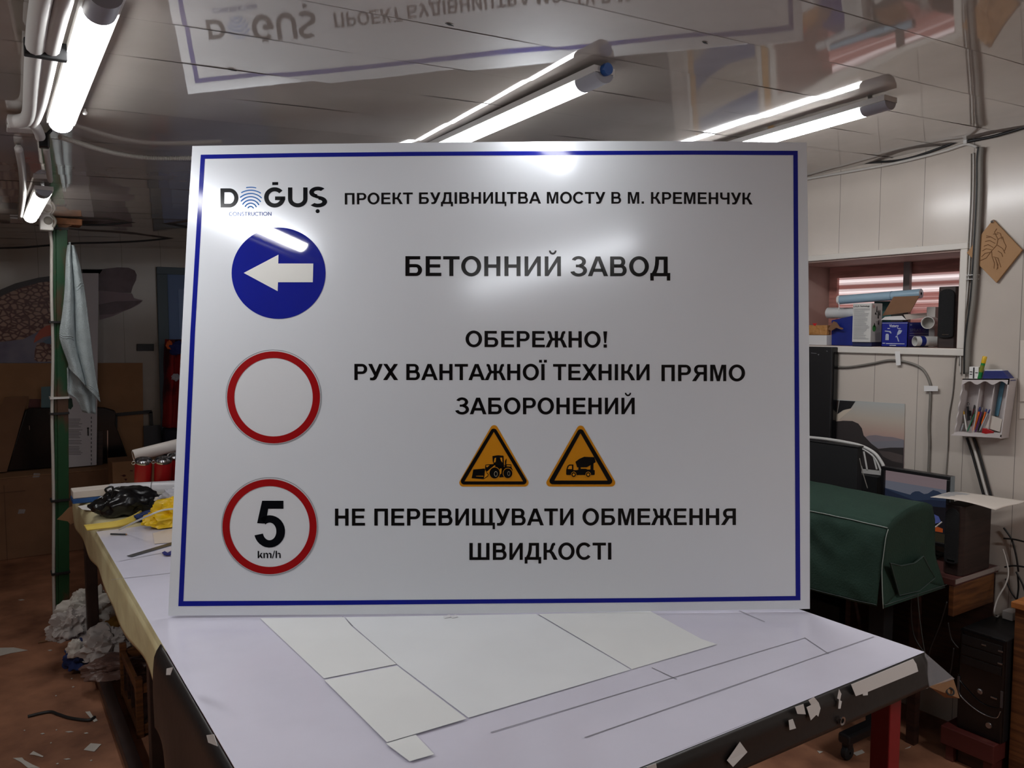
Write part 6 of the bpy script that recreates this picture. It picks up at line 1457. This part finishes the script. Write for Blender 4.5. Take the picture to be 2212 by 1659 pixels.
    a, b_ = Vector(PZ(239, 1153.5, ZT+.003)), Vector(PZ(275, 1154.5, ZT+.003)); MB().tube([a, a.lerp(b_, .93)], .003, 6).build('barrel', M['ink'], t); MB().tube([a.lerp(b_, .93), b_], lambda u: .003*(1-u)+.0006, 6).build('tip', M['card'], t)
    q = [Vector(PZ(*p, ZT+.001)) for p in ((274, 1201), (400, 1163), (400, 1169), (284, 1203))]
    tag(MB().slab(q, (0, 0, .001)).build('steel_ruler', mat('dull steel', rgb(120, 120, 122), .35, metal=.8)), 'long steel ruler on the table partly behind the sign', 'ruler')
    q = [Vector(PZ(*p, ZT+.004)) for p in ((350, 1195), (356, 1192), (362, 1196), (372, 1190), (372, 1199), (360, 1200), (354, 1199))]
    tag(MB().slab(q, (0, 0, .003)).build('blue_scrap', M['blue_print']), 'small blue scrap on the table beside the left edge of the sign', 'scrap')
table_things()

# ------------------------------------------------------------------ litter under and beside the table
def litter():
    wp = mat('crumpled white paper', rgb(206, 200, 192), .7); wt = mat('crumpled tissue', rgb(186, 178, 174), .75)
    def at(x, y, z=0.0): return Vector(PZ(x, y, z))
    crumple('crumpled_paper', Vector(PY(195, 1318, 4.06)), (.11, .07, .10), 41, wp, 'big crumpled white paper behind the far left table leg', 'crumpled paper', amp=.5, fold=.5, sub=5)
    crumple('crumpled_paper', Vector(PY(152, 1355, 3.9)), (.085, .06, .085), 43, wt, 'pale crumpled paper left of the far table leg', 'crumpled paper', amp=.5, fold=.5, sub=5)
    crumple('crumpled_paper', Vector(PY(235, 1395, 3.72)), (.11, .08, .085), 47, wt, 'crumpled pale paper under the table right of the far leg', 'crumpled paper', amp=.5, fold=.5, sub=5)
    crumple('crumpled_paper', Vector(PY(162, 1404, 3.75)), (.035, .03, .045), 49, wp, 'small crumpled white paper on top of the blue rag', 'crumpled paper', sub=4)
    crumple('yellow_paper', Vector(PY(236, 1340, 4.2)), (.10, .05, .115), 51, mat('ochre paper', rgb(150, 110, 36), .7), 'ochre yellow sheet crumpled under the table', 'crumpled paper', amp=.4, sub=5)
    crumple('blue_rag', Vector(PY(182, 1418, 3.78)), (.075, .06, .075), 53, M['blue_cloth'], 'dark blue rag on the floor at the far table leg', 'rag', amp=.4, sub=5)
    crumple('brown_bag', Vector(PY(258, 1440, 3.53)), (.13, .09, .05), 57, mat('brown plastic bag', rgb(110, 84, 76), .35), 'brown plastic bag on the floor under the table', 'bag', amp=.4, sub=5)
    crumple('dark_bundle', Vector(PY(282, 1420, 3.94)), (.10, .09, .08), 59, mat('dark bundle', rgb(40, 38, 44), .7), 'dark bundle behind the brown bag under the table', 'bundle', amp=.4, sub=4)
    # wooden crate under the table
    c = at(285, 1560, 0.0); t = thing('wooden_crate', (.60, 3.23, 0), 'open wooden slat crate under the table', 'crate')
    xa, xb, ya, yb, h = .43, .78, 3.05, 3.42, .22
    for y in (ya, yb):
        for z in (.01, .16): MB().box((xa, y-.008, z), (xb, y+.008, z+.035)).build('slat', M['wood'], t, bevel=.002)
        for x in (xa, xb): MB().box((x-.012, y-.012, 0), (x+.012, y+.012, h)).build('corner_post', M['wood'], t, bevel=.002)
    for x in (xa, xb):
        for z in (.01, .16): MB().box((x-.008, ya, z), (x+.008, yb, z+.035)).build('slat', M['wood'], t, bevel=.002)
        for k in range(4): MB().box((x-.004, ya+.07+k*.085, .03), (x+.004, ya+.085+k*.085, .17)).build('thin_slat', M['wood_dark'], t)
    MB().box((xa, ya, .004), (xb, yb, .012)).build('bottom_board', M['wood_dark'], t)
    # scraps
    sp = mat('paper scrap', rgb(196, 190, 182), .7)
    def scrap(pts, lb, grp=None, z=.0012): tag(MB().slab([at(*p, z) for p in pts], (0, 0, .0012)).build('paper_scrap', sp), lb, 'paper scrap', grp)
    scrap([(181, 1620), (196, 1606), (219, 1608), (204, 1624)], 'large pale paper scrap on the floor near the bottom left')
    scrap([(-6, 1400), (30, 1399), (60, 1405), (24, 1411), (0, 1417)], 'long pale paper scrap on the floor at the left edge of the photo')
    scrap([(184, 1538), (194, 1537), (203, 1551), (196, 1552)], 'small white scrap on the floor beside the table rail')
    scrap([(197, 1553), (206, 1550), (211, 1557), (203, 1560)], 'small white scrap just below the one beside the table rail')
    scrap([(262, 1586), (278, 1579), (280, 1585), (268, 1589)], 'pale scrap on the floor under the table near the crate')
    scrap([(257, 1608), (268, 1605), (268, 1613), (260, 1615)], 'round white scrap on the floor at the table rail')
    scrap([(64, 1630), (72, 1623), (94, 1634), (92, 1636), (74, 1631)], 'bent white strip on the floor near the bottom left corner')
    scrap([(28, 1638), (48, 1637), (52, 1642), (70, 1652), (86, 1659), (60, 1659), (44, 1646)], 'torn pale paper strip at the bottom left corner')
    g = 'tiny paper scraps on the left floor'
    for (x, y, w_) in ((92, 1585, 5), (150, 1581, 9), (186, 1584, 5), (110, 1605, 2), (122, 1577, 2), (145, 1640, 8), (197, 1643, 3), (155, 1466, 2), (158, 1484, 3), (121, 1503, 2), (108, 1405, 5), (53, 1578, 2), (46, 1296, 7), (124, 1650, 3)):
        scrap([(x-w_, y), (x+w_*.3, y-1.5), (x+w_, y), (x-w_*.2, y+1.6)], 'tiny white paper scrap on the brown floor left of the table', g)
    g = 'paper scraps on the right floor'
    scrap([(1842, 1627), (1862, 1620), (1868, 1626), (1850, 1633)], 'white paper scrap on the floor beside the caster foot')
    scrap([(1765, 1622), (1778, 1624), (1770, 1628)], 'tiny white scrap on the floor left of the caster foot')
    scrap([(1955, 1618), (1968, 1612), (1966, 1615)], 'thin pale strip on the floor right of the red table leg')
    cable('floor_cable', [at(x, y, .005) for x, y in ((60, 1548), (105, 1538), (125, 1543), (150, 1551), (190, 1556), (205, 1549))], .006, M['rubber'], 'black cable on the floor at the left by the table rail', 'cable')
    cable('twig', [at(x, y, .004) for x, y in ((82, 1388), (105, 1384), (125, 1382), (158, 1380))], .005, M['card_dark'], 'thin brown stick on the floor left of the crumpled paper', 'stick')
litter()

# ------------------------------------------------------------------ right wall beyond the window: hidden by the sign, mirrored in the ceiling
def behind_sign():
    X = WX-.004
    t = thing('wall_banner', (X, 2.55, 1.3), 'pale banner with blue shapes and yellow edges on the right wall behind the sign', 'banner')
    MB().box((X, 2.32, 1.28), (X+.002, 2.80, 1.93)).build('banner_sheet', mat('pale banner', rgb(176, 166, 154), .5), t)
    st = MB()
    for y in (2.335, 2.755):
        st.mi(0).poly([(X-.001, y-.012, 1.28), (X-.001, y+.022, 1.28), (X-.001, y+.018, 1.93), (X-.001, y-.010, 1.93)])
        st.mi(1).poly([(X-.0012, y+.024, 1.28), (X-.0012, y+.044, 1.28), (X-.0012, y+.040, 1.93), (X-.0012, y+.022, 1.93)])
    st.build('edge_ornament', [mat('ochre edge', rgb(196, 150, 84), .5), mat('pale edge', rgb(214, 208, 198), .5)], t)
    bl = MB()
    for z in (1.36, 1.66): bl.poly([(X-.001, 2.39, z), (X-.001, 2.74, z+.04), (X-.001, 2.74, z+.17), (X-.001, 2.55, z+.12), (X-.001, 2.39, z+.15)])
    bl.build('blue_shapes', mat('slate blue print', rgb(70, 92, 140), .5), t)
    c = thing('grey_cupboard', (2.8, 3.25, 0), 'dark grey cupboard against the right wall behind the sign', 'cupboard')
    MB().box((2.62, 2.90, 0), (WX-.004, 3.70, 1.86)).build('carcass', mat('dark grey lacquer', rgb(70, 72, 72), .5), c, bevel=.004)
    for y0, y1 in ((2.905, 3.295), (3.305, 3.695)):
        d = MB().box((2.604, y0, .06), (2.619, y1, 1.85)).build('cupboard_door', mat('grey door', rgb(84, 86, 86), .45), c, bevel=.003)
        MB().box((2.592, (3.27 if y0 < 3 else 3.33)-.006, .95), (2.604, (3.27 if y0 < 3 else 3.33)+.006, 1.07)).build('handle', M['steel'], d, bevel=.002)
behind_sign()

for i, (x, y, w_) in enumerate(((966, 1330, .010), (981, 1330, .008))):
    p = Vector(PZ(x, y+3, TZ+.0045)); tag(MB().slab([p+Vector(v) for v in ((-w_, -.004, 0), (w_, -.006, .001), (w_*.8, .004, .003), (-w_*.9, .003, .002))], (0, 0, .0006)).build('clear_tape', mat('shiny clear tape', rgb(230, 230, 232), .1)), ('left of two shiny bits of clear tape at the bottom edge of the sign', 'right of two shiny bits of clear tape at the bottom edge of the sign')[i], 'tape')
